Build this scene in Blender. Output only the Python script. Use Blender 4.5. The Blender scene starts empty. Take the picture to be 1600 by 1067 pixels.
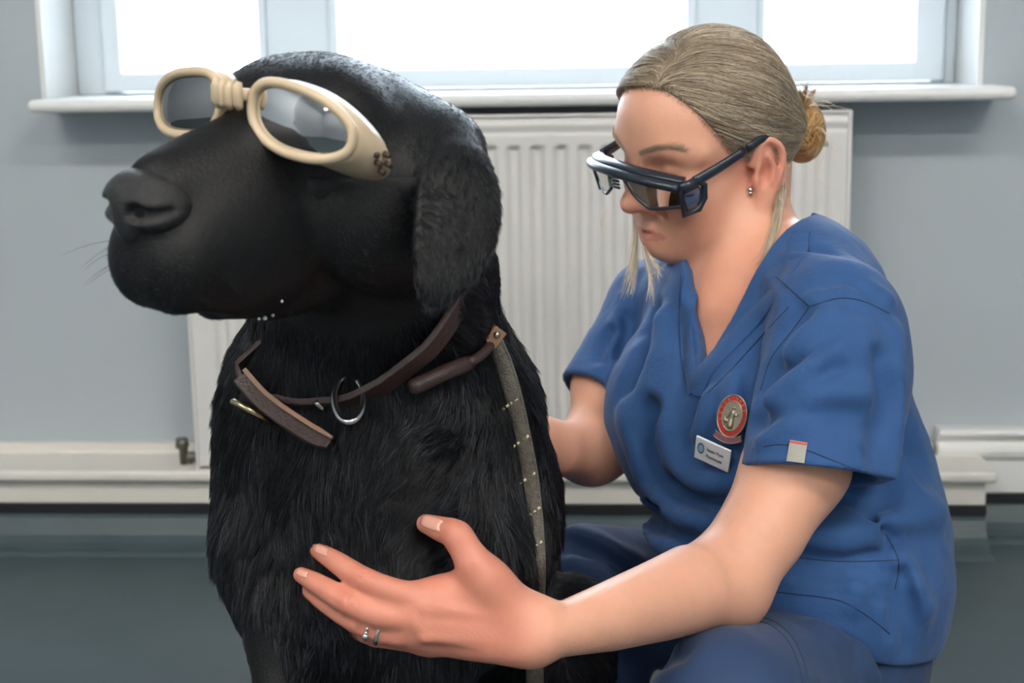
import bpy, bmesh, math, random
import numpy as np
from mathutils import Vector, Matrix
from mathutils.bvhtree import BVHTree

# ------------------------------------------------------------------ camera, world, lamps, exposure
scene = bpy.context.scene
COL = scene.collection
FPX = 2311.0                                   # focal length in pixels of a 1600 px wide frame
CAMP = np.array((0.0, 0.0, 0.72))
PITCH, YAW, ROLL = math.radians(11.0), math.radians(3.5), math.radians(-0.9)
_rot = Matrix.Rotation(YAW, 3, 'Z') @ Matrix.Rotation(math.pi / 2 - PITCH, 3, 'X') @ Matrix.Rotation(ROLL, 3, 'Z')
CR, CU, CF = (np.array(_rot @ Vector(v)) for v in ((1, 0, 0), (0, 1, 0), (0, 0, -1)))
cam_data = bpy.data.cameras.new('camera')
cam_data.sensor_width = 36.0
cam_data.lens = 36.0 * FPX / 1600.0
cam_data.clip_start = 0.02
cam_data.dof.use_dof = True
cam_data.dof.focus_distance = 1.19
cam_data.dof.aperture_fstop = 8.0
cam = bpy.data.objects.new('camera', cam_data)
cam.matrix_world = Matrix.Translation(Vector(CAMP)) @ _rot.to_4x4()
COL.objects.link(cam)
scene.camera = cam

SKY_STRENGTH = 9.0
LAMP_STRENGTH = 23.0
world = bpy.data.worlds.new('overcast_sky')
scene.world = world
world.use_nodes = True
world.node_tree.nodes['Background'].inputs[0].default_value = (0.80, 0.91, 1.0, 1)
world.node_tree.nodes['Background'].inputs[1].default_value = SKY_STRENGTH
vs = scene.view_settings
vs.view_transform = 'Standard'
vs.look = 'None'
vs.gamma = 1.0
vs.use_curve_mapping = False
vs.exposure = 0.95
scene.cycles.max_bounces = 8
scene.cycles.transparent_max_bounces = 12
rng = np.random.default_rng(7)
random.seed(7)

# ------------------------------------------------------------------ helpers
def P(px, py, zc):
    """world point seen at a pixel of the 1600x1067 frame, at a depth in metres"""
    return CAMP + zc * (CF + (px - 800.0) / FPX * CR + (533.5 - py) / FPX * CU)

def W(px, py, Y):
    """world point seen at a pixel on the vertical plane y = Y"""
    d = CF + (px - 800.0) / FPX * CR + (533.5 - py) / FPX * CU
    return CAMP + d * ((Y - CAMP[1]) / d[1])

def proj(p):
    q = np.asarray(p) - CAMP
    z = q @ CF
    return 800 + FPX * (q @ CR) / z, 533.5 - FPX * (q @ CU) / z, z

def unit(v):
    v = np.asarray(v, float)
    return v / np.linalg.norm(v)

def tag(o, label=None, cat=None, group=None, kind=None):
    if label: o['label'] = label
    if cat: o['category'] = cat
    if group: o['group'] = group
    if kind: o['kind'] = kind
    return o

def empty(name, loc=(0, 0, 0)):
    o = bpy.data.objects.new(name, None)
    o.location = Vector(loc)
    COL.objects.link(o)
    return o

def link(o, parent=None):
    COL.objects.link(o)
    if parent is not None:
        o.parent = parent
        if parent.parent is None:              # parts are modelled in place, so undo the thing's own offset
            o.matrix_parent_inverse = Matrix.Translation(-parent.location)
    return o

def mesh_obj(name, verts, faces, mat=None, parent=None, smooth=True):
    me = bpy.data.meshes.new(name)
    me.from_pydata([tuple(map(float, v)) for v in verts], [], [tuple(map(int, f)) for f in faces])
    if smooth:
        me.polygons.foreach_set('use_smooth', [True] * len(me.polygons))
    me.update()
    o = bpy.data.objects.new(name, me)
    if mat: me.materials.append(mat)
    return link(o, parent)

def quad_mesh(name, V, Q, mat=None, parent=None):
    """fast mesh from numpy verts and quads"""
    me = bpy.data.meshes.new(name)
    me.vertices.add(len(V)); me.vertices.foreach_set('co', np.asarray(V, np.float32).ravel())
    me.loops.add(len(Q) * 4); me.loops.foreach_set('vertex_index', np.asarray(Q, np.int32).ravel())
    me.polygons.add(len(Q))
    me.polygons.foreach_set('loop_start', np.arange(0, 4 * len(Q), 4, dtype=np.int32))
    me.polygons.foreach_set('loop_total', np.full(len(Q), 4, np.int32))
    me.polygons.foreach_set('use_smooth', np.ones(len(Q), bool))
    me.update(calc_edges=True)
    me.validate()
    if mat: me.materials.append(mat)
    return link(bpy.data.objects.new(name, me), parent)

def bm_obj(name, bm, mat=None, parent=None, smooth=False, bevel=0.0, seg=2):
    if bevel:
        bmesh.ops.bevel(bm, geom=[e for e in bm.edges], offset=bevel, segments=seg, affect='EDGES', profile=0.5)
    bmesh.ops.recalc_face_normals(bm, faces=bm.faces)
    me = bpy.data.meshes.new(name)
    bm.to_mesh(me); bm.free()
    if smooth or bevel:
        me.polygons.foreach_set('use_smooth', [True] * len(me.polygons))
    if mat: me.materials.append(mat)
    o = link(bpy.data.objects.new(name, me), parent)
    if bevel:
        m = o.modifiers.new('normals', 'WEIGHTED_NORMAL'); m.keep_sharp = True
    return o

def box(name, lo, hi, mat=None, parent=None, bevel=0.0, seg=2):
    bm = bmesh.new()
    lo, hi = np.minimum(lo, hi), np.maximum(lo, hi)
    vs_ = [bm.verts.new((x, y, z)) for x in (lo[0], hi[0]) for y in (lo[1], hi[1]) for z in (lo[2], hi[2])]
    for f in ((0, 1, 3, 2), (4, 6, 7, 5), (0, 4, 5, 1), (2, 3, 7, 6), (0, 2, 6, 4), (1, 5, 7, 3)):
        bm.faces.new([vs_[i] for i in f])
    return bm_obj(name, bm, mat, parent, bevel=bevel, seg=seg)

def catmull(pts, n):
    """smooth resample of a polyline (any dimension) to n points"""
    pts = np.asarray(pts, float)
    if len(pts) == 2:
        t = np.linspace(0, 1, n)[:, None]
        return pts[0] * (1 - t) + pts[1] * t
    p = np.vstack([2 * pts[0] - pts[1], pts, 2 * pts[-1] - pts[-2]])
    out = []
    m = len(pts) - 1
    for u in np.linspace(0, m, n):
        i = min(int(u), m - 1); t = u - i
        a, b, c, d = p[i], p[i + 1], p[i + 2], p[i + 3]
        out.append(0.5 * (2 * b + (c - a) * t + (2 * a - 5 * b + 4 * c - d) * t * t + (3 * b - a - 3 * c + d) * t ** 3))
    return np.array(out)

def tube(name, pts, rad, mat=None, parent=None, sides=10, closed=False, up=None, flat=1.0, caps=True):
    """swept tube; rad scalar or list; flat scales the second cross axis"""
    pts = np.asarray(pts, float); n = len(pts)
    rad = np.broadcast_to(np.asarray(rad, float), (n,))
    T = np.gradient(pts, axis=0) if not closed else (np.roll(pts, -1, 0) - np.roll(pts, 1, 0))
    T /= np.linalg.norm(T, axis=1)[:, None] + 1e-12
    V, Fc = [], []
    N = None
    for i in range(n):
        if up is not None:
            u = np.asarray(up[i] if np.ndim(up) == 2 else up, float)
        else:
            u = N if N is not None else (np.array((0, 0, 1.0)) if abs(T[i][2]) < 0.9 else np.array((1.0, 0, 0)))
        N = u - T[i] * (u @ T[i]); N /= np.linalg.norm(N) + 1e-12
        B = np.cross(T[i], N)
        for k in range(sides):
            a = 2 * math.pi * k / sides
            V.append(pts[i] + rad[i] * (math.cos(a) * N + flat * math.sin(a) * B))
    m = n if closed else n - 1
    for i in range(m):
        j = (i + 1) % n
        for k in range(sides):
            l = (k + 1) % sides
            Fc.append((i * sides + k, i * sides + l, j * sides + l, j * sides + k))
    if not closed and caps:
        Fc.append(tuple(range(sides))[::-1]); Fc.append(tuple((n - 1) * sides + k for k in range(sides)))
    return mesh_obj(name, V, Fc, mat, parent)

def ribbon(name, pts, nrm, width, thick, mat=None, parent=None, closed=False):
    """strap: rectangular section with rounded corners swept along pts; nrm = outward normals"""
    pts = np.asarray(pts, float); n = len(pts)
    width = np.broadcast_to(np.asarray(width, float), (n,))
    T = np.gradient(pts, axis=0) if not closed else (np.roll(pts, -1, 0) - np.roll(pts, 1, 0))
    T /= np.linalg.norm(T, axis=1)[:, None] + 1e-12
    prof = [(-.5, -.5), (-.5, .2), (-.46, .5), (.46, .5), (.5, .2), (.5, -.5)]
    V, Fc = [], []
    k = len(prof)
    for i in range(n):
        N = np.asarray(nrm[i] if np.ndim(nrm) == 2 else nrm, float)
        N = N - T[i] * (N @ T[i]); N /= np.linalg.norm(N) + 1e-12
        B = np.cross(T[i], N)
        for (a, b) in prof:
            V.append(pts[i] + B * a * width[i] + N * b * thick)
    m = n if closed else n - 1
    for i in range(m):
        j = (i + 1) % n
        for q in range(k):
            l = (q + 1) % k
            Fc.append((i * k + q, i * k + l, j * k + l, j * k + q))
    if not closed:
        Fc.append(tuple(range(k))[::-1]); Fc.append(tuple((n - 1) * k + q for q in range(k)))
    o = mesh_obj(name, V, Fc, mat, parent)
    bv = o.modifiers.new('edge', 'EDGE_SPLIT'); bv.split_angle = math.radians(50)
    return o

def hair_obj(name, pts, rad, mat, parent=None, rnd=None):
    """pts (N, M, 3) strands as one curves object"""
    N, M, _ = pts.shape
    cv = bpy.data.hair_curves.new(name)
    cv.add_curves([M] * N)
    cv.attributes['position'].data.foreach_set('vector', pts.astype(np.float32).ravel())
    ra = cv.attributes.get('radius') or cv.attributes.new('radius', 'FLOAT', 'POINT')
    ra.data.foreach_set('value', np.broadcast_to(rad, (N, M)).astype(np.float32).ravel())
    if rnd is not None:
        at = cv.attributes.new('shade', 'FLOAT', 'CURVE')
        at.data.foreach_set('value', rnd.astype(np.float32))
    cv.materials.append(mat)
    return link(bpy.data.objects.new(name, cv), parent)

# ------------------------------------------------------------------ materials
def srgb(r, g, b):
    f = lambda c: (c / 255 / 12.92) if c / 255 <= 0.04045 else ((c / 255 + 0.055) / 1.055) ** 2.4
    return (f(r), f(g), f(b), 1.0)

class NT:
    def __init__(s, m):
        s.t = m.node_tree; s.b = s.t.nodes['Principled BSDF']
    def n(s, typ, **kw):
        x = s.t.nodes.new(typ)
        for k, v in kw.items():
            if k in x.inputs.keys(): x.inputs[k].default_value = v
            else: setattr(x, k, v)
        return x
    def l(s, a, b): s.t.links.new(a, b)

def material(name, col, rough=0.5, metal=0.0, spec=0.5, var=0.0, var_scale=8.0, bump=0.0, bump_scale=80.0,
             col2=None, emit=None, estr=0.0, sheen=0.0, sss=0.0, coat=0.0, stretch=None, vcol=None, crease=0.0):
    m = bpy.data.materials.new(name); m.use_nodes = True
    t = NT(m); b = t.b
    b.inputs['Base Color'].default_value = col
    b.inputs['Roughness'].default_value = rough
    b.inputs['Metallic'].default_value = metal
    b.inputs['Specular IOR Level'].default_value = spec
    b.inputs['Sheen Weight'].default_value = sheen
    b.inputs['Coat Weight'].default_value = coat
    if sss:
        b.inputs['Subsurface Weight'].default_value = sss
        b.inputs['Subsurface Radius'].default_value = (0.010, 0.0035, 0.002)
        b.inputs['Subsurface Scale'].default_value = 1.0
    tc = t.n('ShaderNodeTexCoord')
    src = tc.outputs['Object']
    if stretch:
        mp = t.n('ShaderNodeMapping'); mp.inputs['Scale'].default_value = stretch
        t.l(src, mp.inputs[0]); src = mp.outputs[0]
    base_out = None
    if vcol:
        at = t.n('ShaderNodeAttribute', attribute_name=vcol); base_out = at.outputs['Color']
    if var or col2:
        nz = t.n('ShaderNodeTexNoise', Scale=var_scale, Detail=6.0, Roughness=0.6)
        t.l(src, nz.inputs['Vector'])
        mx = t.n('ShaderNodeMix', data_type='RGBA')
        c2 = col2 or tuple(min(1, c * (1 - var)) for c in col[:3]) + (1,)
        rp = t.n('ShaderNodeMapRange'); rp.inputs[1].default_value = 0.3; rp.inputs[2].default_value = 0.7
        t.l(nz.outputs[0], rp.inputs[0]); t.l(rp.outputs[0], mx.inputs[0])
        if base_out is not None:
            mu = t.n('ShaderNodeMix', data_type='RGBA', blend_type='MULTIPLY')
            mu.inputs[0].default_value = 1.0
            t.l(base_out, mu.inputs[6])
            mx.inputs[6].default_value = (1, 1, 1, 1); mx.inputs[7].default_value = c2 if col2 else (1 - var, 1 - var, 1 - var, 1)
            t.l(mx.outputs[2], mu.inputs[7]); base_out = mu.outputs[2]
        else:
            mx.inputs[6].default_value = col; mx.inputs[7].default_value = c2
            base_out = mx.outputs[2]
    if base_out is not None:
        t.l(base_out, b.inputs['Base Color'])
    if bump:
        nb = t.n('ShaderNodeTexNoise', Scale=bump_scale, Detail=4.0)
        t.l(src, nb.inputs['Vector'])
        bp = t.n('ShaderNodeBump', Strength=bump, Distance=0.002)
        t.l(nb.outputs[0], bp.inputs['Height']); t.l(bp.outputs[0], b.inputs['Normal'])
        if crease:
            nc = t.n('ShaderNodeTexNoise', Scale=22.0, Detail=5.0, Roughness=0.55, Distortion=1.2)
            t.l(src, nc.inputs['Vector'])
            bc = t.n('ShaderNodeBump', Strength=crease, Distance=0.006)
            t.l(nc.outputs[0], bc.inputs['Height']); t.l(bc.outputs[0], bp.inputs['Normal'])
    if emit:
        b.inputs['Emission Color'].default_value = emit
        b.inputs['Emission Strength'].default_value = estr
    return m

def glass_mat(name, tint, refl=0.12, rough=0.0):
    """thin tinted sheet: coloured see-through plus a mirror-like surface reflection"""
    m = bpy.data.materials.new(name); m.use_nodes = True
    t = m.node_tree; t.nodes.remove(t.nodes['Principled BSDF'])
    out = t.nodes['Material Output']
    tr = t.nodes.new('ShaderNodeBsdfTransparent'); tr.inputs[0].default_value = tint
    gl = t.nodes.new('ShaderNodeBsdfGlossy'); gl.inputs['Roughness'].default_value = rough
    gl.inputs['Color'].default_value = (1, 1, 1, 1)
    lw = t.nodes.new('ShaderNodeLayerWeight'); lw.inputs[0].default_value = 0.35
    mr = t.nodes.new('ShaderNodeMapRange'); mr.inputs[3].default_value = refl; mr.inputs[4].default_value = 0.8
    t.links.new(lw.outputs['Fresnel'], mr.inputs[0])
    mx = t.nodes.new('ShaderNodeMixShader')
    t.links.new(mr.outputs[0], mx.inputs[0]); t.links.new(tr.outputs[0], mx.inputs[1]); t.links.new(gl.outputs[0], mx.inputs[2])
    t.links.new(mx.outputs[0], out.inputs[0])
    return m

def strand_mat(name, cols, rough=0.45, spec=0.5):
    """strand material; colour picked along a ramp by each strand's own 'shade' value"""
    m = bpy.data.materials.new(name); m.use_nodes = True
    t = NT(m); b = t.b
    at = t.n('ShaderNodeAttribute', attribute_name='shade')
    rp = t.n('ShaderNodeValToRGB')
    el = rp.color_ramp.elements
    while len(el) < len(cols): el.new(0.5)
    for i, c in enumerate(cols):
        el[i].position = i / max(1, len(cols) - 1); el[i].color = c
    t.l(at.outputs['Fac'], rp.inputs[0]); t.l(rp.outputs[0], b.inputs['Base Color'])
    b.inputs['Roughness'].default_value = rough
    b.inputs['Specular IOR Level'].default_value = spec
    return m

# ------------------------------------------------------------------ blended-solid sculpting (numpy distance fields -> mesh)
def ell_fn(c, r, R):
    c = np.asarray(c, np.float32); r = np.asarray(r, np.float32); R = np.asarray(R, np.float32)
    f4 = [[np.float32(v) for v in row] for row in R]
    def fn(p):
        x, y, z = p[0] - c[0], p[1] - c[1], p[2] - c[2]
        k0 = k1 = 0
        for i in range(3):
            a = (x * f4[0][i] + y * f4[1][i] + z * f4[2][i]) * (1 / r[i])
            k0 = k0 + a * a
            a = a * (1 / r[i])
            k1 = k1 + a * a
        k0 = np.sqrt(k0)
        return k0 * (k0 - np.float32(1)) / (np.sqrt(k1) + np.float32(1e-6))
    ext = np.sqrt(((R * r) ** 2).sum(1))
    return fn, c - ext, c + ext

def chain_fn(pts, rad, flat=None):
    pts = np.asarray(pts, np.float32); rad = np.asarray(rad, np.float32)
    lo = (pts - rad[:, None]).min(0); hi = (pts + rad[:, None]).max(0)
    sc = np.float32(1)
    if flat is not None:
        u = unit(flat[0]).astype(np.float32); s = np.float32(flat[1])
        A = (np.eye(3, dtype=np.float32) + (1 / s - 1) * np.outer(u, u)).astype(np.float32)
        q = (pts @ A.T).astype(np.float32); sc = np.float32(s ** .5)
    else:
        A, q = None, pts
    def fn(p):
        if A is not None:
            t = (p[0] * u[0] + p[1] * u[1] + p[2] * u[2]) * np.float32(1 / s - 1)
            p = (p[0] + t * u[0], p[1] + t * u[1], p[2] + t * u[2])
        d = None
        for i in range(len(q) - 1):
            a, ab = q[i], q[i + 1] - q[i]
            w = ab / (ab @ ab + np.float32(1e-12))
            x, y, z = p[0] - a[0], p[1] - a[1], p[2] - a[2]
            t = np.clip(x * w[0] + y * w[1] + z * w[2], 0, 1)
            x -= t * ab[0]; y -= t * ab[1]; z -= t * ab[2]
            e = np.sqrt(x * x + y * y + z * z) - (rad[i] + (rad[i + 1] - rad[i]) * t)
            d = e if d is None else np.minimum(d, e)
        return d * sc if A is not None else d
    return fn, lo, hi

class Sculpt:
    def __init__(s): s.pr = []
    def add(s, fn, lo, hi, k, op):
        s.pr.append((op, fn, np.asarray(lo, float), np.asarray(hi, float), k)); return s
    def ell(s, c, r, R=None, k=0.01, op='u'):
        R = np.stack([CR, CU, CF], 1) if R is None else R
        return s.add(*ell_fn(c, r, R), k, op)
    def chain(s, pts, rad, k=0.01, op='u', flat=None, n=0):
        pts = np.asarray(pts, float); rad = np.broadcast_to(np.asarray(rad, float), (len(pts),))
        if n:
            q = catmull(np.hstack([pts, rad[:, None]]), n); pts, rad = q[:, :3], np.maximum(q[:, 3], 1e-4)
        return s.add(*chain_fn(pts, rad, flat), k, op)
    def half(s, fn, lo, hi, k, op='s'): return s.add(fn, lo, hi, k, op)
    def eval(s, p, only=None):
        return s.evalc(np.ascontiguousarray(np.moveaxis(np.asarray(p, np.float32), -1, 0)), only)
    def solid(s, k, into, op='u'):
        """use this whole sculpt as one blended solid of another"""
        us = [q for q in s.pr if q[0] == 'u']
        def fn(p):
            lo = p.reshape(3, -1).min(1); hi = p.reshape(3, -1).max(1)
            only = [q for q in s.pr if np.all(q[2] - q[4] * 1.5 - k - .012 < hi) and np.all(q[3] + q[4] * 1.5 + k + .012 > lo)]
            return s.evalc(p, only)
        into.add(fn, np.min([q[2] for q in us], 0), np.max([q[3] for q in us], 0), k, op)
    def evalc(s, p, only=None):
        D = np.full(p.shape[1:], 1.0, np.float32)
        for op, fn, lo, hi, k in (s.pr if only is None else only):
            d = fn(p)
            if op == 'u':
                h = np.maximum(k - np.abs(D - d), 0) / k
                D = np.minimum(D, d) - h * h * k * 0.25
            elif op == 's':
                d = -d
                h = np.maximum(k - np.abs(D - d), 0) / k
                D = np.maximum(D, d) + h * h * k * 0.25
            elif op == 'i':
                h = np.maximum(k - np.abs(D - d), 0) / k
                D = np.maximum(D, d) + h * h * k * 0.25
            elif op == 'd':
                D = D + d
        return D
    def trace(s, px, py, z0=0.6, z1=2.2):
        """depth where the ray through a pixel first meets the solid"""
        px = np.atleast_1d(np.asarray(px, float)); py = np.atleast_1d(np.asarray(py, float))
        d = CF + ((px - 800) / FPX)[:, None] * CR + ((533.5 - py) / FPX)[:, None] * CU
        t = np.full(len(px), z0)
        for _ in range(90):
            D = s.eval((CAMP + d * t[:, None]).astype(np.float32))
            t = np.where(t < z1, t + np.clip(D * 0.7, -0.02, 0.03), t)
        return CAMP + d * t[:, None], t
    def mesh(s, h, smooth=0, lo=None, hi=None):
        n = 24
        us = [q for q in s.pr if q[0] == 'u']
        lo = np.min([q[2] for q in us], 0) - 3 * h if lo is None else np.asarray(lo)
        hi = np.max([q[3] for q in us], 0) + 3 * h if hi is None else np.asarray(hi)
        nb = np.ceil((hi - lo) / (n * h)).astype(int)
        gi = np.stack(np.meshgrid(*[np.arange(b) for b in nb], indexing='ij'), -1).reshape(-1, 3)
        cen = lo + (gi + 0.5) * n * h
        D = s.eval(cen.astype(np.float32))
        hd = n * h * 0.5 * math.sqrt(3)
        gi = gi[np.abs(D) < hd * 1.5 + 0.006]
        dims = nb * n + 2
        r = np.arange(n + 1)
        off = np.stack(np.meshgrid(r, r, r, indexing='ij'), -1)
        ids, pos, quads = [], [], []
        def gid(I): return (I[:, 0] * dims[1] + I[:, 1]) * dims[2] + I[:, 2]
        corners = [(a, b, c) for a in (0, 1) for b in (0, 1) for c in (0, 1)]
        edges = [(i, j) for i in range(8) for j in range(i + 1, 8) if sum(abs(a - b) for a, b in zip(corners[i], corners[j])) == 1]
        for g in gi:
            base = g * n
            blo = lo + base * h; bhi = blo + n * h
            only = [q for q in s.pr if np.all(q[2] - q[4] * 1.5 - 4 * h < bhi) and np.all(q[3] + q[4] * 1.5 + 4 * h > blo)]
            if not any(q[0] == 'u' for q in only): continue
            pts = (blo + off * h).astype(np.float32)
            D = s.eval(pts, only)
            S = D < 0
            if S.all() or not S.any(): continue
            cs = [S[a:a + n, b:b + n, c:c + n] for a, b, c in corners]
            cnt = np.sum(cs, 0)
            I = np.argwhere((cnt > 0) & (cnt < 8))
            vals = np.stack([D[I[:, 0] + a, I[:, 1] + b, I[:, 2] + c] for a, b, c in corners], 1)
            acc = np.zeros((len(I), 3)); num = np.zeros(len(I))
            for i, j in edges:
                a, b = vals[:, i], vals[:, j]
                m = (a < 0) != (b < 0)
                t = np.where(m, a / np.where(m, a - b, 1), 0)
                ci, cj = np.array(corners[i]), np.array(corners[j])
                acc += m[:, None] * (ci + t[:, None] * (cj - ci)); num += m
            ids.append(gid(I + base)); pos.append(lo + (base + I + acc / num[:, None]) * h)
            for ax in range(3):
                sl0 = S[:n, :n, :n]
                sh = [slice(0, n)] * 3; sh[ax] = slice(1, n + 1)
                X = sl0 != S[tuple(sh)]
                E = np.argwhere(X)
                if not len(E): continue
                flip = sl0[X]
                u, v = [(1, 2), (2, 0), (0, 1)][ax]
                eu = np.eye(3, dtype=int)[u]; ev = np.eye(3, dtype=int)[v]
                G = E + base
                q = np.stack([gid(G), gid(G - eu), gid(G - eu - ev), gid(G - ev)], 1)
                q[~flip] = q[~flip][:, ::-1]
                quads.append(q)
        ids = np.concatenate(ids); pos = np.concatenate(pos); quads = np.concatenate(quads)
        o = np.argsort(ids); ids, pos = ids[o], pos[o]
        ix = np.clip(np.searchsorted(ids, quads), 0, len(ids) - 1)
        ok = (ids[ix] == quads).all(1)
        ix = ix[ok]
        for _ in range(smooth):
            acc = np.zeros_like(pos); cn = np.zeros(len(pos))
            for a, b in ((0, 1), (1, 2), (2, 3), (3, 0)):
                for x, y in ((a, b), (b, a)):
                    for c in range(3): acc[:, c] += np.bincount(ix[:, x], pos[ix[:, y], c], len(pos))
                    cn += np.bincount(ix[:, x], minlength=len(pos))
            pos = 0.5 * pos + 0.5 * acc / np.maximum(cn, 1)[:, None]
        return pos, ix

def normals_of(V, Q):
    n = np.cross(V[Q[:, 2]] - V[Q[:, 0]], V[Q[:, 3]] - V[Q[:, 1]])
    N = np.zeros_like(V)
    for k in range(4):
        for c in range(3): N[:, c] += np.bincount(Q[:, k], n[:, c], len(V))
    return N / (np.linalg.norm(N, axis=1)[:, None] + 1e-12)

def vnoise(p, scale, seed=0):
    """cheap smooth 3-d noise, about -1..1"""
    r = np.random.default_rng(seed)
    out = 0
    for i in range(5):
        w = r.normal(size=3) * scale * (1.0 + 0.5 * i); w2 = r.normal(size=3) * scale * 0.7
        out = out + np.sin(p @ w + 1.7 * np.sin(p @ w2 + r.uniform(0, 6)) + r.uniform(0, 6)) / (1 + 0.4 * i)
    return out / 2.6

def set_colors(o, cols):
    me = o.data
    at = me.color_attributes.new('tint', 'FLOAT_COLOR', 'POINT')
    c = np.ones((len(me.vertices), 4), np.float32); c[:, :3] = cols
    at.data.foreach_set('color', c.ravel())

# ================================================================== the room
M = {}
M['wall'] = material('wall_paint', srgb(176, 184, 190), 0.75, var=0.05, var_scale=3, bump=0.08, bump_scale=220)
M['white'] = material('white_gloss_paint', srgb(226, 226, 224), 0.32, var=0.05, var_scale=6, bump=0.03, bump_scale=40)
M['cream'] = material('aged_white_paint', srgb(220, 216, 208), 0.4, var=0.06, var_scale=5, bump=0.05, bump_scale=30)
M['upvc'] = material('window_plastic', srgb(214, 224, 232), 0.3, var=0.02)
M['ceil'] = material('ceiling_paint', srgb(232, 232, 230), 0.85, var=0.03)
M['rad'] = material('radiator_enamel', srgb(218, 216, 213), 0.35, var=0.05, var_scale=7)
M['floor'] = material('vinyl_floor', srgb(72, 86, 91), 0.42, var=0.3, var_scale=14, bump=0.05, bump_scale=300, col2=srgb(66, 80, 84))
M['dark'] = material('dark_joint', srgb(22, 24, 27), 0.6)
M['valve'] = material('valve_metal', srgb(120, 118, 105), 0.45, metal=0.7, var=0.3, var_scale=60)
M['lampbody'] = material('lamp_housing', srgb(235, 235, 235), 0.4)
M['lamp'] = material('lamp_diffuser', (1, 1, 1, 1), 0.5, emit=(1.0, 0.94, 0.86, 1), estr=LAMP_STRENGTH)

WY = 2.20                     # inner face of the window wall
X0, X1, YB, ZC = -2.3, 2.3, -2.4, 2.5
zsill = W(800, 147, 2.09)[2]
wl, wr = W(66, 120, WY)[0], W(1533, 110, WY)[0]       # window opening
zs0 = zsill - 0.001
ztop = 1.75
def st(o): return tag(o, kind='structure')
# window wall: four pieces round the opening, one mesh
bm = bmesh.new()
def bmbox(bm, lo, hi):
    v = [bm.verts.new((x, y, z)) for x in (lo[0], hi[0]) for y in (lo[1], hi[1]) for z in (lo[2], hi[2])]
    for f in ((0, 1, 3, 2), (4, 6, 7, 5), (0, 4, 5, 1), (2, 3, 7, 6), (0, 2, 6, 4), (1, 5, 7, 3)):
        bm.faces.new([v[i] for i in f])
bmbox(bm, (X0, WY, 0), (wl, WY + .3, ZC)); bmbox(bm, (wr, WY, 0), (X1, WY + .3, ZC))
bmbox(bm, (wl, WY, 0), (wr, WY + .3, zsill - .012)); bmbox(bm, (wl, WY, ztop), (wr, WY + .3, ZC))
wall_o = st(bm_obj('wall_back', bm, M['wall']))
st(box('wall_left', (X0 - .1, YB, 0), (X0, WY + .3, ZC), M['wall']))
st(box('wall_right', (X1, YB, 0), (X1 + .1, WY + .3, ZC), M['wall']))
st(box('wall_front', (X0, YB - .1, 0), (X1, YB, ZC), M['wall']))
st(box('ceiling', (X0, YB, ZC), (X1, WY + .3, ZC + .1), M['ceil']))
st(box('floor', (X0, YB, -.1), (X1, WY + .3, 0), M['floor']))

# plaster reveals of the window, painted white
REV = 0.13
rv = st(empty('trim_1', (wl, WY, zsill)))
box('reveal_lining', (wl - .002, WY - .003, zsill), (wl + .006, WY + REV + .05, ztop), M['white'], rv)
box('reveal_lining', (wr - .006, WY - .003, zsill), (wr + .002, WY + REV + .05, ztop), M['white'], rv)

# window: outer frame, mullions, sashes, panes
FY = WY + REV
win = st(empty('window_1', ((wl + wr) / 2, FY, zsill)))
m1 = (W(412, 60, FY)[0], W(528, 60, FY)[0]); m2 = (W(1074, 60, FY)[0], W(1190, 60, FY)[0])
fl = W(163, 60, FY)[0]; fr = W(1473, 60, FY)[0]
zb = W(800, 137, FY)[2]
zp = [W(300, 119, FY)[2], W(800, 106, FY)[2], W(1300, 92, FY)[2]]
zpm = float(np.mean(zp))
box('frame', (wl + .006, FY, zsill), (fl, FY + .08, ztop), M['upvc'], win, bevel=.004)
box('frame', (fr, FY, zsill), (wr - .006, FY + .08, ztop), M['upvc'], win, bevel=.004)
box('frame', (fl, FY, zsill), (fr, FY + .08, zb), M['upvc'], win, bevel=.004)
box('frame', (fl, FY, ztop - .06), (fr, FY + .08, ztop), M['upvc'], win, bevel=.004)
ml = 0.5 * (m1[1] - m1[0])
M['pane'] = glass_mat('window_glass', (0.97, 0.985, 1, 1), 0.04)
cells = [(fl, m1[0] + .006, W(190, 60, FY)[0] - fl, .012), (m1[1] - .012, m2[0] + .012, .014, .014), (m2[1] - .006, fr, .010, fr - W(1428, 60, FY)[0])]
for (a, b) in (m1, m2):
    box('mullion', (a + .004, FY - .004, zb - .002), (b - .004, FY + .08, ztop - .06), M['upvc'], win, bevel=.004)
for i, (a, b, s1, s2) in enumerate(cells):
    s0 = FY - .014
    sash = box('sash', (a, s0, zb + .002), (a + s1, FY + .07, ztop - .06), M['upvc'], win, bevel=.003)
    box('stile', (b - s2, s0, zb + .002), (b, FY + .07, ztop - .06), M['upvc'], sash, bevel=.003)
    box('rail', (a + s1 - .003, s0 + .001, zb + .002), (b - s2 + .003, FY + .07, zpm), M['upvc'], sash, bevel=.003)
    box('pane', (a + s1 - .004, FY + .03, zpm - .004), (b - s2 + .004, FY + .036, ztop - .06), M['pane'], sash)
# sill board with a bullnose
sl, sr = W(42, 165, 2.09)[0], W(1590, 143, 2.09)[0]
zst = W(800, 146, 2.09)[2]; zsb = W(800, 167, 2.09)[2]
tag(box('trim_2', (sl, 2.085, zsb), (sr, WY + REV + .02, zst), M['white'], None, bevel=.0085, seg=4), kind='structure')

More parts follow.
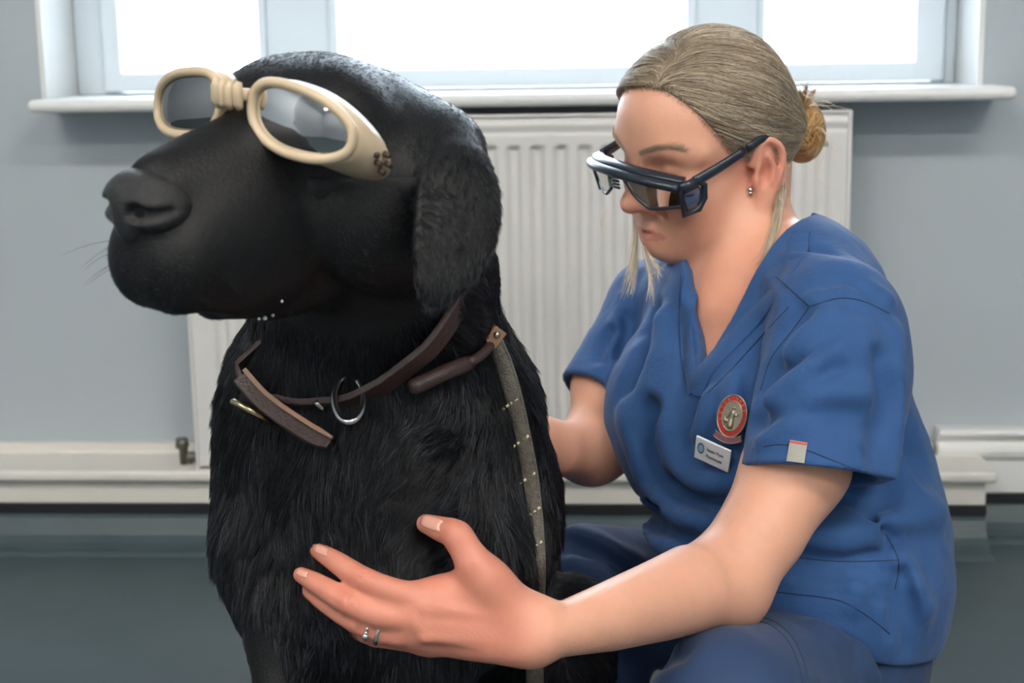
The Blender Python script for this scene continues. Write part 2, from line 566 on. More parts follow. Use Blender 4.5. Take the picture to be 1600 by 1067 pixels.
# boxed pipe run under the radiator, moulded skirting, coved vinyl upstand
def profile_run(name, prof, xa, xb, mat, parent=None):
    V = [(x, y, z) for x in (xa, xb) for (y, z) in prof]; k = len(prof)
    Fc = [(i, (i + 1) % k, k + (i + 1) % k, k + i) for i in range(k)] + [tuple(range(k))[::-1], tuple(range(k, 2 * k))]
    o = mesh_obj(name, V, Fc, mat, parent, smooth=False)
    o.modifiers.new('b', 'BEVEL').width = .0015
    return o
BXF = 2.105
zlip_t = W(800, 737, BXF - .018)[2]; zlip_b = W(800, 755, BXF - .018)[2]
zbox_b = W(800, 788, BXF)[2]
bxr = W(1541, 770, BXF)[0]; lipr = W(1560, 745, BXF - .018)[0]
boxing = st(empty('trim_3', (0, BXF, 0)))
box('boxing_top', (X0, BXF - .018, zlip_b), (lipr, WY, zlip_t), M['cream'], boxing, bevel=.006, seg=3)
box('boxing_front', (X0, BXF, zbox_b), (bxr, WY, zlip_b + .001), M['cream'], boxing, bevel=.002)
# skirting on the wall above the boxing (moulded top edge)
zk_t = W(800, 694, WY - .02)[2]
zk2_t = W(1560, 670, WY - .025)[2]; zk2_b = W(1575, 770, WY - .02)[2]
sk = st(empty('baseboard_back', (0, WY, 0)))
profile_run('board', [(WY, zlip_t), (WY - .02, zlip_t), (WY - .02, zk_t - .02), (WY - .014, zk_t - .012), (WY - .014, zk_t), (WY, zk_t)], X0, W(1455, 690, WY)[0], M['cream'], sk)
xr0 = W(1466, 690, WY - .03)[0]
h2 = zk2_t
profile_run('board', [(WY, zk2_b), (WY - .022, zk2_b), (WY - .022, h2 - .05), (WY - .028, h2 - .042), (WY - .03, h2 - .034), (WY - .028, h2 - .026), (WY - .022, h2 - .022), (WY - .022, h2 - .016), (WY - .034, h2 - .010), (WY - .036, h2 - .004), (WY - .03, h2), (WY, h2)], xr0, X1, M['white'], sk)
# vinyl cove: upstand against boxing and against the wall to its right
cv = st(empty('trim_4', (0, WY, 0)))
def cove(yf, ztop_):
    c = [(yf + .03, 0), (yf + .03, ztop_), (yf - .003, ztop_), (yf - .003, .055)]
    for a in range(1, 7):
        t = a / 6 * math.pi / 2
        c.append((yf - .003 - .05 * (1 - math.cos(t)), .055 - .05 * math.sin(t)))
    c.append((yf - .06, 0.001)); c.append((yf - .06, 0))
    return c
profile_run('upstand', cove(BXF, zbox_b - .012), X0, bxr, M['floor'], cv)
profile_run('upstand', cove(WY - .02, zk2_b - .012), bxr, X1, M['floor'], cv)
box('capping', (X0, BXF - .006, zbox_b - .014), (bxr, BXF + .02, zbox_b), M['dark'], cv)
box('capping', (bxr, WY - .027, zk2_b - .014), (X1, WY, zk2_b), M['dark'], cv)

# ------------------------------------------------------------------ radiator
RY = 2.10
rl = W(299, 560, RY)[0]; rr = W(1327, 300, RY)[0]
zrt = W(1000, 178, RY)[2]; zrb = W(307, 729, RY)[2]
rad = tag(empty('radiator', ((rl + rr) / 2, RY, zrb)), 'white ribbed panel radiator on the wall under the window', 'radiator')
pitch = 0.0333
nx, nz = int((rr - rl) / .0033), 60
xs = np.linspace(rl + .002, rr - .002, nx)
zr = np.concatenate([np.linspace(zrb, zrb + .05, 14), np.linspace(zrb + .052, zrt - .062, 8), np.linspace(zrt - .06, zrt - .004, 24)])
X, Z = np.meshgrid(xs, zr)
ph = ((X - (rl + .03)) / pitch) % 1.0
groove = np.clip((0.30 - np.abs(ph - 0.5)) / 0.13, 0, 1); groove = groove * groove * (3 - 2 * groove)
inr = ((X > rl + .028) & (X < rr - .028)).astype(float)
wz = np.clip((Z - (zrb + .03)) / .008, 0, 1) * np.clip((zrt - .042 - Z) / .006, 0, 1)
lipz = np.exp(-((Z - (zrt - .014)) / .004) ** 2) * .002 - np.exp(-((Z - (zrt - .024)) / .003) ** 2) * .0015
Yv = RY + .0095 * groove * inr * wz - lipz
V = np.stack([X, Yv, Z], -1).reshape(-1, 3)
nzr = len(zr)
Q = np.array([(i * nx + j, i * nx + j + 1, (i + 1) * nx + j + 1, (i + 1) * nx + j) for i in range(nzr - 1) for j in range(nx - 1)])
fp = quad_mesh('front_panel', V, Q, M['rad'], rad)
m = fp.modifiers.new('s', 'SOLIDIFY'); m.thickness = .0015; m.offset = -1
box('back_panel', (rl + .01, RY + .05, zrb + .01), (rr - .01, RY + .062, zrt - .01), M['rad'], rad, bevel=.003)
for s_, xx in ((0, rl), (1, rr)):
    box('side_panel', (xx - .0015 + (-.003 if s_ else .0), RY - .003, zrb - .004), (xx + .003 - (.0015 if s_ else 0), RY + .066, zrt + .001), M['rad'], rad, bevel=.001)
for k in range(22):
    xx = rl + .02 + k * (rr - rl - .04) / 21
    box('grille_bar', (xx - .008, RY + .003, zrt - .003), (xx + .008, RY + .05, zrt - .0015), M['rad'], rad)
box('top_edge', (rl, RY - .003, zrt - .003), (rr, RY + .008, zrt + .002), M['rad'], rad, bevel=.0015)
# valve at the lower left
vx, _, vz = W(288, 703, RY + .03)
vt = tube('valve', [(vx + .03, RY + .03, vz - .01), (vx + .004, RY + .03, vz - .01), (vx - .002, RY + .03, vz - .008)], [.007, .008, .006], M['valve'], rad, sides=8)
tube('valve_cap', [(vx, RY + .028, vz - .022), (vx, RY + .026, vz + .004), (vx - .001, RY + .024, vz + .008), (vx - .001, RY + .024, vz + .02)], [.007, .007, .011, .009], M['valve'], vt, sides=8)
tube('pipe_tail', [(vx + .004, RY + .03, vz - .012), (vx + .008, RY + .032, zlip_t - .01)], .006, M['valve'], vt, sides=8)

# ------------------------------------------------------------------ ceiling strip lamps (behind and above the camera)
for i, (lx, ly, where) in enumerate(((-1.2, -0.25, 'nearer the window, on the left'), (1.2, -0.25, 'nearer the window, on the right'), (-1.2, -1.7, 'far from the window, on the left'), (1.2, -1.7, 'far from the window, on the right'))):
    lp = tag(empty('ceiling_lamp', (lx, ly, ZC)), 'long white ceiling strip lamp ' + where, 'lamp', 'ceiling strip lamps')
    box('housing', (lx - .62, ly - .11, ZC - .05), (lx + .62, ly + .11, ZC), M['lampbody'], lp, bevel=.006)
    box('diffuser', (lx - .6, ly - .1, ZC - .075), (lx + .6, ly + .1, ZC - .049), M['lamp'], lp, bevel=.008)
# daylight portal in the window opening (guides sampling of the sky, emits nothing of its own)
pl = bpy.data.lights.new('window_portal', 'AREA'); pl.shape = 'RECTANGLE'
pl.size, pl.size_y = wr - wl, ztop - zsill
pl.cycles.is_portal = True
po = bpy.data.objects.new('window_portal', pl)
po.location = ((wl + wr) / 2, FY + .12, (zsill + ztop) / 2)
po.rotation_euler = (-math.pi / 2, 0, 0)
COL.objects.link(po)

# ================================================================== the dog
def frame_from(yaw, pitch, roll):
    """axes (forward, left, up) of a head; yaw turns from facing the camera towards image left"""
    y, p, r = map(math.radians, (yaw, pitch, roll))
    fwd = math.cos(p) * (-math.sin(y) * CR - math.cos(y) * CF) + math.sin(p) * CU
    left = math.cos(y) * CR - math.sin(y) * CF
    up = np.cross(fwd, left)
    left2 = math.cos(r) * left - math.sin(r) * up
    up2 = math.cos(r) * up + math.sin(r) * left
    return np.stack([fwd, left2, up2], 1)

CLAY = False
DH = frame_from(40, -13, 12)
DS = 1.08
DO = P(392, 180, .955) - DH @ (np.array((.085, 0, .03)) * DS)
def dl(x, y, z): return DO + DH @ (np.array((x, y, z)) * DS)
def dloc(p): return (np.asarray(p) - DO) @ DH / DS
def px2m(px, zc): return px * zc / FPX

dog_root = tag(empty('dog', P(620, 1500, 1.2)), 'large black labrador sitting upright, head turned to the left', 'dog')
dog_root.location.z = 0

def dog_sculpt():
    s = Sculpt()
    def e(c, r, k=.02, op='u', R=DH, both=True):
        ys = (1, -1) if (both and c[1] != 0) else (1,)
        for y in ys:
            s.ell(dl(c[0], c[1] * y, c[2]), np.array(r) * DS, R, k, op)
    def ec(px, py, zc, a, b, c, k=.05):
        s.ell(P(px, py, zc), (px2m(a, zc), px2m(b, zc), px2m(c, zc)), None, k)
    def ch(pts, k=.05, n=0, flat=None):
        s.chain([P(*q[:3]) for q in pts], [px2m(q[3], q[2]) for q in pts], k, 'u', flat, n)
    # trunk, chest, shoulders
    ec(592, 770, 1.21, 210, 250, 250)
    ec(605, 900, 1.222, 192, 165, 270)
    ec(752, 800, 1.24, 82, 200, 150)
    ec(432, 780, 1.20, 76, 185, 130)
    ch([(650, 800, 1.3, 190), (690, 900, 1.5, 185), (690, 1010, 1.66, 185)], .08)
    # haunch and hind leg on the near side
    ec(890, 1005, 1.36, 70, 105, 110, .03)
    ch([(880, 1060, 1.3, 70), (850, 1230, 1.25, 45), (830, 1330, 1.22, 35)], .03)
    # neck
    ch([(575, 330, 1.10, 130), (564, 470, 1.13, 163), (590, 620, 1.17, 190)], .06)
    ec(456, 606, 1.17, 62, 80, 110)
    ch([(660, 480, 1.16, 72), (722, 620, 1.20, 74)], .06)
    # forelegs
    ch([(436, 860, 1.15, 66), (434, 980, 1.12, 44), (438, 1150, 1.10, 40), (440, 1330, 1.10, 36), (438, 1420, 1.09, 38)], .04)
    ch([(700, 880, 1.15, 110), (665, 1010, 1.12, 78), (650, 1150, 1.10, 50), (645, 1330, 1.09, 40), (642, 1420, 1.08, 42)], .05)
    for x in (438, 642):
        c = P(x, 1440, 1.07); c[2] = .028
        s.ell(c, (.035, .05, .028), np.eye(3), .02)
    # head
    e((-.012, 0, -.012), (.070, .072, .057), .022)
    e((.026, 0, .014), (.056, .054, .046), .025)
    e((.042, .031, .018), (.032, .03, .03), .015)
    e((.0, .043, -.035), (.072, .042, .052), .03)
    e((.098, 0, -.024), (.080, .036, .040), .025)
    s.chain([dl(.045, 0, .012), dl(.10, 0, .006), dl(.152, 0, -.002)], np.array((.032, .025, .019)) * DS, .02)
    e((.108, .022, -.043), (.056, .021, .041), .014)
    e((.156, .012, -.047), (.023, .024, .029), .012)
    s.chain([dl(0, 0, -.065), dl(.07, 0, -.074), dl(.118, 0, -.075)], np.array((.036, .026, .015)) * DS, .015)
    s.chain([dl(-.042, 0, -.050), dl(-.050, 0, -.09)], np.array((.044, .060)) * DS, .04)
    e((.165, 0, -.012), (.016, .023, .017), .008)
    # crease between lip and cheek, stop between the eyes
    s.chain([dl(.075, 0, .046), dl(.055, 0, .075)], np.array((.012, .018)) * DS, .03, 's')
    e((.046, 0, .032), (.040, .050, .028), .02)
    # ears (the near one laid out, the far one its mirror)
    ear = [(690, 205, 1.015, 34), (708, 250, .985, 54), (716, 310, .962, 74), (711, 365, .95, 74), (692, 422, .945, 52), (675, 460, .945, 28)]
    pts = np.array([P(*q[:3]) for q in ear]); rr_ = [px2m(q[3], q[2]) for q in ear]
    nrm = unit(.42 * CR + .12 * CU - .88 * CF)
    s.chain(pts, rr_, .012, 'u', (nrm, .15), 14)
    loc = dloc(pts); loc[:, 1] *= -1; nl = nrm @ DH; nl[1] *= -1
    s.chain([dl(*q) for q in loc], rr_, .012, 'u', (DH @ nl, .15), 14)
    e((-.022, .058, .000), (.024, .016, .020), .02)
    return s

ds = dog_sculpt()
DV, DQ = ds.mesh(.0035, 1)
M['dogskin'] = material('black_undercoat', srgb(14, 14, 16) if not CLAY else srgb(150,150,150), .5, spec=.3, bump=.25, bump_scale=400)
dog_body = quad_mesh('body', DV, DQ, M['dogskin'], dog_root)
DN = normals_of(DV, DQ)
dog_bvh = BVHTree.FromPolygons([tuple(v) for v in DV], [tuple(q) for q in DQ])

def dog_hit(px, py, off=0.0):
    d = CF + (px - 800.0) / FPX * CR + (533.5 - py) / FPX * CU
    d = Vector(d).normalized()
    loc, nrm, _, _ = dog_bvh.ray_cast(Vector(CAMP), d)
    if loc is None:
        return P(px, py, 1.12), -CF
    return np.array(loc) + np.array(nrm) * off, np.array(nrm)

# ---- nose leather
M['nose'] = material('nose_leather', srgb(28, 26, 28), .30, spec=.6, bump=.7, bump_scale=900, var=.3, var_scale=60)
ns = Sculpt()
NX = -.003
def ne(c, r, k=.006, op='u'):
    for y in ((1, -1) if c[1] else (1,)):
        ns.ell(dl(c[0] + NX, c[1] * y, c[2]), np.array(r) * DS, DH, k, op)
ne((.169, 0, -.009), (.020, .026, .0185)); ne((.165, .014, -.013), (.020, .014, .0150)); ne((.177, 0, -.021), (.011, .010, .013))
for y in (1, -1):
    ns.ell(dl(NX + .1885, .0125 * y, -.0125), np.array((.0075, .0058, .0060)) * DS, DH, .003, 's')
    ns.chain([dl(NX + .186, .014 * y, -.0130), dl(NX + .180, .024 * y, -.0125), dl(NX + .168, .031 * y, -.0105)], np.array((.0046, .0034, .0020)) * DS, .003, 's')
ns.chain([dl(NX + .193, 0, -.008), dl(NX + .190, 0, -.034)], np.array((.0010, .0020)) * DS, .004, 's')
nv, nq = ns.mesh(.0012, 1)
quad_mesh('nose', nv, nq, M['nose'], dog_root)
# eyes behind the goggles
M['eye'] = material('dark_eye', srgb(30, 18, 12), .08, spec=.8)
for y in (1, -1):
    es = Sculpt(); es.ell(dl(.062, .036 * y, .022), np.array((.012, .012, .012)) * DS, DH, .002)
    ev, eq = es.mesh(.002); quad_mesh('eye', ev, eq, M['eye'], dog_root)

# ---- coat: strands combed along a direction field
def cdir(r, u, f): return unit(r * CR + u * CU + f * CF)
ctrl = []
def cp(px, py, zc, d): ctrl.append((P(px, py, zc), d))
hb, hd = -DH[:, 0], -DH[:, 2]
for q in ((.16, 0, 0), (.12, 0, .02), (.07, 0, .05), (.02, 0, .05), (-.04, 0, .05)): ctrl.append((dl(*q), hb))
for q in ((.13, .03, -.04), (.08, .05, -.05), (.03, .08, -.03), (.13, -.03, -.04), (.08, -.05, -.05), (.03, -.08, -.03)): ctrl.append((dl(*q), unit(hb + .45 * hd)))
ctrl.append((dl(.15, 0, -.06), unit(hd + .3 * hb)))
for px, py in ((690, 200), (712, 260), (716, 330), (700, 400), (675, 450)): cp(px, py, .97, cdir(-.12, -1, -.1))
cp(770, 300, .98, cdir(.25, -1, .1))
for px, py, r, u, f in ((480, 540, -.15, -1, 0), (600, 560, .1, -1, 0), (740, 470, .8, -.5, .3), (780, 560, .7, -.8, .2), (430, 640, -.3, -1, 0), (360, 620, -.6, -.9, .2),
                        (540, 700, .1, -1, 0), (640, 720, -.5, -.9, -.1), (700, 680, -.9, -.6, -.1), (760, 700, -.5, -.9, 0), (700, 800, -.9, -.45, -.1), (800, 760, .3, -1, .2),
                        (860, 800, .7, -.9, .4), (760, 900, -.8, -.5, 0), (860, 900, .8, -.6, .4), (500, 820, .3, -1, 0), (420, 780, -.1, -1, 0), (340, 800, -.6, -.9, .3),
                        (400, 900, .2, -1, 0), (430, 1000, 0, -1, 0), (540, 900, .5, -.9, 0), (640, 950, 0, -1, 0), (650, 1060, 0, -1, 0)):
    cp(px, py, 1.08, cdir(r, u, f))
cp(920, 930, 1.3, cdir(.8, -.2, 0)); cp(890, 1050, 1.3, cdir(.3, -1, 0)); cp(600, 1000, 1.7, cdir(.3, -1, .5)); cp(600, 600, 1.4, cdir(0, -1, .6))
CPOS = np.array([c[0] for c in ctrl]); CDIR = np.array([c[1] for c in ctrl])

def scatter(V, Q, N, n, weight):
    c = V[Q].mean(1)
    a = np.linalg.norm(np.cross(V[Q[:, 2]] - V[Q[:, 0]], V[Q[:, 3]] - V[Q[:, 1]]), axis=1) * .5
    w = a * weight(c, N[Q].mean(1)); w /= w.sum()
    f = rng.choice(len(Q), n, p=w)
    u, v = rng.random((2, n, 1))
    q = Q[f]
    f_ = lambda A: (A[q[:, 0]] * (1 - u) + A[q[:, 1]] * u) * (1 - v) + (A[q[:, 3]] * (1 - u) + A[q[:, 2]] * u) * v
    nn = f_(N); nn /= np.linalg.norm(nn, axis=1)[:, None] + 1e-9
    return f_(V), nn

def sstep(a, b, x):
    t = np.clip((x - a) / (b - a), 0, 1); return t * t * (3 - 2 * t)

def ear_mask(p):
    """1 on the near ear flap, judged by distance in front of the neck"""
    x, y, z = proj(p.T if False else p)
    return ((x > 632) & (x < 800) & (y > 190) & (y < 490) & (z < 1.045)).astype(float)

def dog_weight(c, n):
    view = unit_rows(CAMP - c)
    facing = (n * view).sum(1)
    loc = dloc(c)
    w = np.where(facing > -.25, 1.0, .12) * np.where(c[:, 2] > .18, 1.0, .25)
    nose = (loc[:, 0] > .160) & (loc[:, 2] > -.034)
    lens = False
    head = (loc[:, 0] > -.12) & (loc[:, 2] > -.1) & (np.abs(loc[:, 1]) < .1)
    w = np.where(nose, 0, w) * np.where(head, 1.5, 1.0)
    return w
def unit_rows(a): return a / (np.linalg.norm(a, axis=1)[:, None] + 1e-9)

def grow_coat(n):
    p, nn = scatter(DV, DQ, DN, n, dog_weight)
    D = np.zeros_like(p)
    for i in range(0, n, 40000):
        d2 = ((p[i:i + 40000, None, :] - CPOS[None]) ** 2).sum(-1)
        w = 1 / (d2 * d2 + 1e-8)
        D[i:i + 40000] = (w[..., None] * CDIR[None]).sum(1) / w.sum(1)[:, None]
    wob = np.stack([vnoise(p, 45, 1), vnoise(p, 45, 2), vnoise(p, 45, 3)], 1) * .35 + np.stack([vnoise(p, 160, 4), vnoise(p, 160, 5), vnoise(p, 160, 6)], 1) * .25
    D = D + wob + rng.normal(size=p.shape) * .10
    T = unit_rows(D - nn * (D * nn).sum(1)[:, None])
    loc = dloc(p)
    headd = np.linalg.norm((loc - np.array((.03, 0, -.02))) / np.array((.17, .10, .10)), axis=1)
    L = .0062 + .018 * sstep(.9, 1.35, headd)
    L = np.where(loc[:, 0] > .07, np.minimum(L, .0045), L)
    em = ear_mask(p); L = L * (1 - em) + .008 * em
    L *= np.where(p[:, 2] < .33, .7, 1.0) * rng.uniform(.65, 1.2, n)
    lift = np.where(headd < 1.0, .16, .30) * rng.uniform(.5, 1.5, n)
    t = np.linspace(0, 1, 4)[None, :, None]
    pts = p[:, None] - nn[:, None] * .0008 + L[:, None, None] * (T[:, None] * t + nn[:, None] * (lift[:, None, None] * t * (1.25 - .65 * t)))
    pts[:, 3] += rng.normal(size=p.shape) * .0006
    # strands lean together into small locks where the coat is longer
    from mathutils.kdtree import KDTree
    ns_ = 7000; seeds = rng.choice(n, ns_, replace=False)
    kd = KDTree(ns_)
    for i, k in enumerate(seeds): kd.insert(p[k], i)
    kd.balance()
    own = np.array([kd.find(q)[1] for q in p]); sd = seeds[own]
    wgt = (np.clip((L - .008) / .008, 0, 1) * .55)[:, None]
    for j, f in ((1, .25), (2, .65), (3, 1.0)):
        tgt = pts[sd, j] + (p - p[sd]) * .25
        pts[:, j] = pts[:, j] * (1 - wgt * f) + tgt * (wgt * f)
    shade = np.clip(rng.random(n) ** 1.6 * .75 + .22 * vnoise(p[sd], 240, 9) + .12 * vnoise(p, 40, 10), 0, 1)  # lighter clumps paint streaky sheen into the coat colour
    return pts, shade
M['coat'] = strand_mat('black_coat', [srgb(7, 8, 12), srgb(20, 23, 30), srgb(84, 88, 96)], .36, .36)  # pale end of the ramp paints glints into the black fur
NFUR = 230000
fp_, fs_ = grow_coat(NFUR)
tag(hair_obj('coat', fp_, np.array([.0002, .00018, .00013, .00004]), M['coat'], dog_root, fs_), 'glossy black short fur', kind='stuff')
# whiskers
wk = []
for i in range(14):
    y = (-1 if i % 2 else 1); r0 = dl(rng.uniform(.135, .165), .034 * y, rng.uniform(-.055, -.03))
    d = unit(DH @ np.array((rng.uniform(-.1, .9), y * rng.uniform(.6, 1.2), rng.uniform(-.6, .1))))
    Lw = rng.uniform(.02, .045)
    tt = np.linspace(0, 1, 5)[:, None]
    wk.append(r0 + d * Lw * tt + np.array((0, 0, -.008)) * tt ** 2)
hair_obj('whisker', np.array(wk), np.array([.00018, .00016, .00013, .0001, .00004]), M['coat'], dog_root, np.full(14, .1))

# drops of saliva along the lip
M['drop'] = material('saliva_drop', srgb(225, 228, 232), .05, spec=1.0)
for px, py, r in ((436, 466, .0009), (424, 486, .0011), (412, 490, .0015), (403, 491, .0011)):
    q, n_ = dog_hit(px, py, .003)
    bm = bmesh.new(); bmesh.ops.create_uvsphere(bm, u_segments=10, v_segments=6, radius=r, matrix=Matrix.Translation(Vector(q)))
    bm_obj('saliva_drop', bm, M['drop'], dog_root, smooth=True)

# ================================================================== things the dog wears
M['beige'] = material('beige_plastic', srgb(203, 182, 152), .38, var=.08, var_scale=30)
M['hole'] = material('vent_shade', srgb(70, 52, 38), .6)  # dark brown stands in for the shade inside the vents
M['elastic'] = material('black_elastic', srgb(16, 16, 18), .7, bump=.3, bump_scale=600)
M['lens'] = glass_mat('smoked_lens', (.010, .009, .010, 1), .30)
GC = np.array((.094, .050, .0325)); GA = 4.0
gog = tag(empty('dog_goggles', dl(.08, 0, .03)), 'beige framed goggles with dark lenses over the dog eyes', 'goggles')
GRX, GRZ = .0365, .0192
def goggle_pt(y, th, sx=1.0, back=0.0, dz=0.0):
    """point on a goggle cup; th measured from the outer side, back along the lens axis"""
    a = math.radians(GA) * y
    n = np.array((math.cos(a), math.sin(a), .0)); w = np.array((-math.sin(a), math.cos(a), 0.0)) * y
    up = np.array((-.10, 0, 1.0))
    c, s_ = math.cos(th), math.sin(th)
    ex = math.copysign(abs(c) ** .85, c) * GRX * sx; ez = math.copysign(abs(s_) ** .85, s_) * GRZ * sx
    ez *= (1.0 + .12 * (-c))
    ez += -.006 * c * sx
    q = GC * np.array((1, y, 1)) + w * ex + up * ez - n * back
    # wrap: outer side of the lens sweeps back
    q = q - n * (.006 * max(0, c * min(1, sx)) ** 2)
    return dl(*q)
for y in (1, -1):
    nth = 48
    ths = [2 * math.pi * i / nth for i in range(nth)]
    ring = np.array([goggle_pt(y, t) for t in ths])
    rim = tube('rim', ring, .0030 * DS, M['beige'], gog, sides=10, closed=True)
    # lens: shallow dome inside the rim
    V, Fc = [], []
    rings = 6
    for r in range(rings + 1):
        f = r / rings
        for t in ths:
            V.append(goggle_pt(y, t, f * .97 if f else .001, back=-.0055 * (1 - f * f) + .001))
    for r in range(rings):
        for k in range(nth):
            l = (k + 1) % nth
            Fc.append((r * nth + k, r * nth + l, (r + 1) * nth + l, (r + 1) * nth + k))
    lens = mesh_obj('lens', V, Fc, M['lens'], gog)
    # cup: soft skirt from the rim back to the face, longer on the outer side
    V, Fc = [], []
    prof = [(0.0, 1.02), (.25, 1.05), (.6, 1.04), (1.0, 1.0), (1.0, .95), (.5, .99), (.1, .98)]
    for t in ths:
        c = max(0, math.cos(t)); fl = max(0, math.cos(t + .75)) ** 1.5; dep = .013 + .020 * fl
        for (b, sx) in prof:
            sx2 = sx + .16 * fl * b ** 1.3
            V.append(goggle_pt(y, t, sx2, back=.001 + b * dep) - DH[:, 2] * (.016 * fl * b ** 1.2))
    k = len(prof)
    for i in range(nth):
        j = (i + 1) % nth
        for q in range(k):
            l = (q + 1) % k
            Fc.append((i * k + q, i * k + l, j * k + l, j * k + q))
    cup = mesh_obj('cup', V, Fc, M['beige'], gog)
    for (tt, bb, sx) in ((-.05, .0170, 1.16), (-.28, .0195, 1.22), (-.30, .0255, 1.30), (-.05, .0235, 1.24), (-.52, .0240, 1.32)):
        sx -= .135; dn = DH[:, 2] * .010; c0 = goggle_pt(y, tt, sx, back=bb) - dn; c1 = goggle_pt(y, tt, sx + .08, back=bb) - dn
        ax = unit(c1 - c0)
        tube('vent_shade_plug', [c0 , c0 + ax * .0042], .0021, M['hole'], cup, sides=8)  # solid dark plug, its colour imitating the shade of an open vent
# ribbed bridge
a0, a1 = goggle_pt(1, math.pi, 1.05), goggle_pt(-1, math.pi, 1.05)
up_ = DH[:, 2]
for i in range(5):
    t = (i + .5) / 5
    c = a0 * (1 - t) + a1 * t + DH[:, 0] * (.004 + .005 * math.sin(math.pi * t)) * DS + up_ * .006
    tube('bridge_rib', [c - up_ * .0085, c - up_ * .005 + DH[:, 0] * .0015, c + up_ * .005 + DH[:, 0] * .0015, c + up_ * .0085], [.0022, .0034, .0034, .0022], M['beige'], gog, sides=8)
bp = catmull([a0, (a0 + a1) / 2 + DH[:, 0] * .006, a1], 9) + up_ * .006
tube('bridge', bp, .0042, M['beige'], gog, sides=8, flat=1.0)
# elastic strap round the back of the head
def head_ring(x_off_pts):
    out = []
    for q in x_off_pts:
        o = dl(*q[:3]); c = dl(q[0] * .3, 0, q[2])
        d = Vector(c - o).normalized()
        loc, nrm, _, _ = dog_bvh.ray_cast(Vector(o), d)
        out.append((np.array(loc) if loc else dl(*q[:3]), -np.array(d)))
    return out
pr = []
for a in np.linspace(35, 325, 30):
    t = math.radians(a)
    pr.append((math.cos(t) * .2 - .02, math.sin(t) * .2, -.010))
hr = head_ring(pr)
sp = np.array([h[0] - h[1] * (.0010 if 4 > i or i > 25 else .006) for i, h in enumerate(hr)]); sn = np.array([h[1] for h in hr])
ribbon('strap', sp, sn, .014, .002, M['elastic'], gog)

# ------------------------------------------------------------------ collar
M['leather'] = material('brown_leather', srgb(62, 46, 44), .42, spec=.5, var=.25, var_scale=40, bump=.35, bump_scale=420)
M['leather_edge'] = material('tan_leather', srgb(150, 112, 88), .5, var=.2, var_scale=40)
M['brass'] = material('worn_brass', srgb(196, 178, 140), .28, metal=1.0)
M['steel'] = material('bright_steel', srgb(205, 205, 205), .2, metal=1.0)
LIFT = .007
pa, _ = dog_hit(392, 572); pb, _ = dog_hit(540, 618); pc, _ = dog_hit(690, 512)
collar = tag(empty('dog_collar', pb), 'dark brown leather collar with buckle around the dog neck', 'collar')
pn = unit(np.cross(pb - pa, pc - pa)); pn = pn if pn[2] > 0 else -pn
cc = (pa + pc) / 2 + CF * .085
cc = cc - pn * ((cc - pa) @ pn)
e1 = unit((pc - pa) - pn * ((pc - pa) @ pn)); e2 = np.cross(pn, e1)
cpts, cnr = [], []
for i in range(64):
    a = 2 * math.pi * i / 64
    d = math.cos(a) * e1 + math.sin(a) * e2
    loc, nrm, _, _ = dog_bvh.ray_cast(Vector(cc), Vector(d))
    r_ = np.linalg.norm(np.array(loc) - cc) if loc else .1
    cpts.append(min(r_, .16))
cpts = np.array(cpts)
for _ in range(6): cpts = (np.roll(cpts, 1) + cpts * 2 + np.roll(cpts, -1)) / 4
cp3 = np.array([cc + (math.cos(2 * math.pi * i / 64) * e1 + math.sin(2 * math.pi * i / 64) * e2) * cpts[i] for i in range(64)])
cx_, cy_, cz_ = proj(cp3)
clift = np.where(cz_ > 1.16, -.001, np.interp(cx_, [380, 410, 440, 510, 540, 590, 660, 700, 730], [.007, .008, .001, .001, .006, .009, .008, .002, -.002]))
clift = np.where((cx_ < 450) & (cy_ < 562), -.022, clift)
cp3 = cp3 + np.array([math.cos(2 * math.pi * i / 64) * e1 + math.sin(2 * math.pi * i / 64) * e2 for i in range(64)]) * clift[:, None]
cnr = np.array([math.cos(2 * math.pi * i / 64) * e1 + math.sin(2 * math.pi * i / 64) * e2 for i in range(64)])
band = ribbon('band', cp3, cnr, .020, .0045, M['leather'], collar, closed=True)
def collar_at(px):
    x = proj(cp3)[0]; z = proj(cp3)[2]
    i = np.argmin(np.abs(x - px) + np.where(z > z.mean(), 1e4, 0)); return cp3[i], cnr[i]
# buckle: metal frame, tongue of the strap hanging free
bq, bn = collar_at(414)
bt = unit(np.cross(pn, bn))
fr_ = [bq + bn * .010 - CF * .006 - CR * .003 + pn * a * .018 + bt * b * .011 for a, b in ((-1, -1), (-.2, -1.25), (.6, -1.1), (1, -.6), (1, .6), (.6, 1.1), (-.2, 1.25), (-1, 1))]
tube('buckle', np.array(fr_), .0022, M['brass'], collar, sides=8, closed=True)
tb, tn_ = zip(*[dog_hit(px, py, .02) for px, py in ((408, 590), (440, 625), (488, 662), (527, 691))])
tb = catmull(np.array(tb), 14)
tip = ribbon('strap_tip', tb, -CF + .5 * CU, np.array([.0135] * 11 + [.013, .011, .006]), .004, M['leather'], collar)
up2_ = unit(.45 * CR + .9 * CU)
ribbon('strap_edge', tb + up2_ * .0058 - CF * .0012, -CF + .3 * CU, np.array([.0035] * 12 + [.003, .002]), .0036, M['leather_edge'], tip)
kq, kn = collar_at(505)
tube('keeper', [kq + kn * .003 + pn * .013, kq + kn * .005, kq + kn * .003 - pn * .013], .0018, M['steel'], collar, sides=8)
dzc = proj(dog_hit(545, 640, .020)[0])[2]
dq = [P(545 + 23 * math.sin(t), 624 - 35 * math.cos(t), dzc + .016 * (math.cos(t) + .2)) for t in np.linspace(0, 2 * math.pi, 16)[:-1]]
tube('dee_ring', catmull(np.array(dq + dq[:1]), 30)[:-1], .0024, M['steel'], collar, sides=10, closed=True)

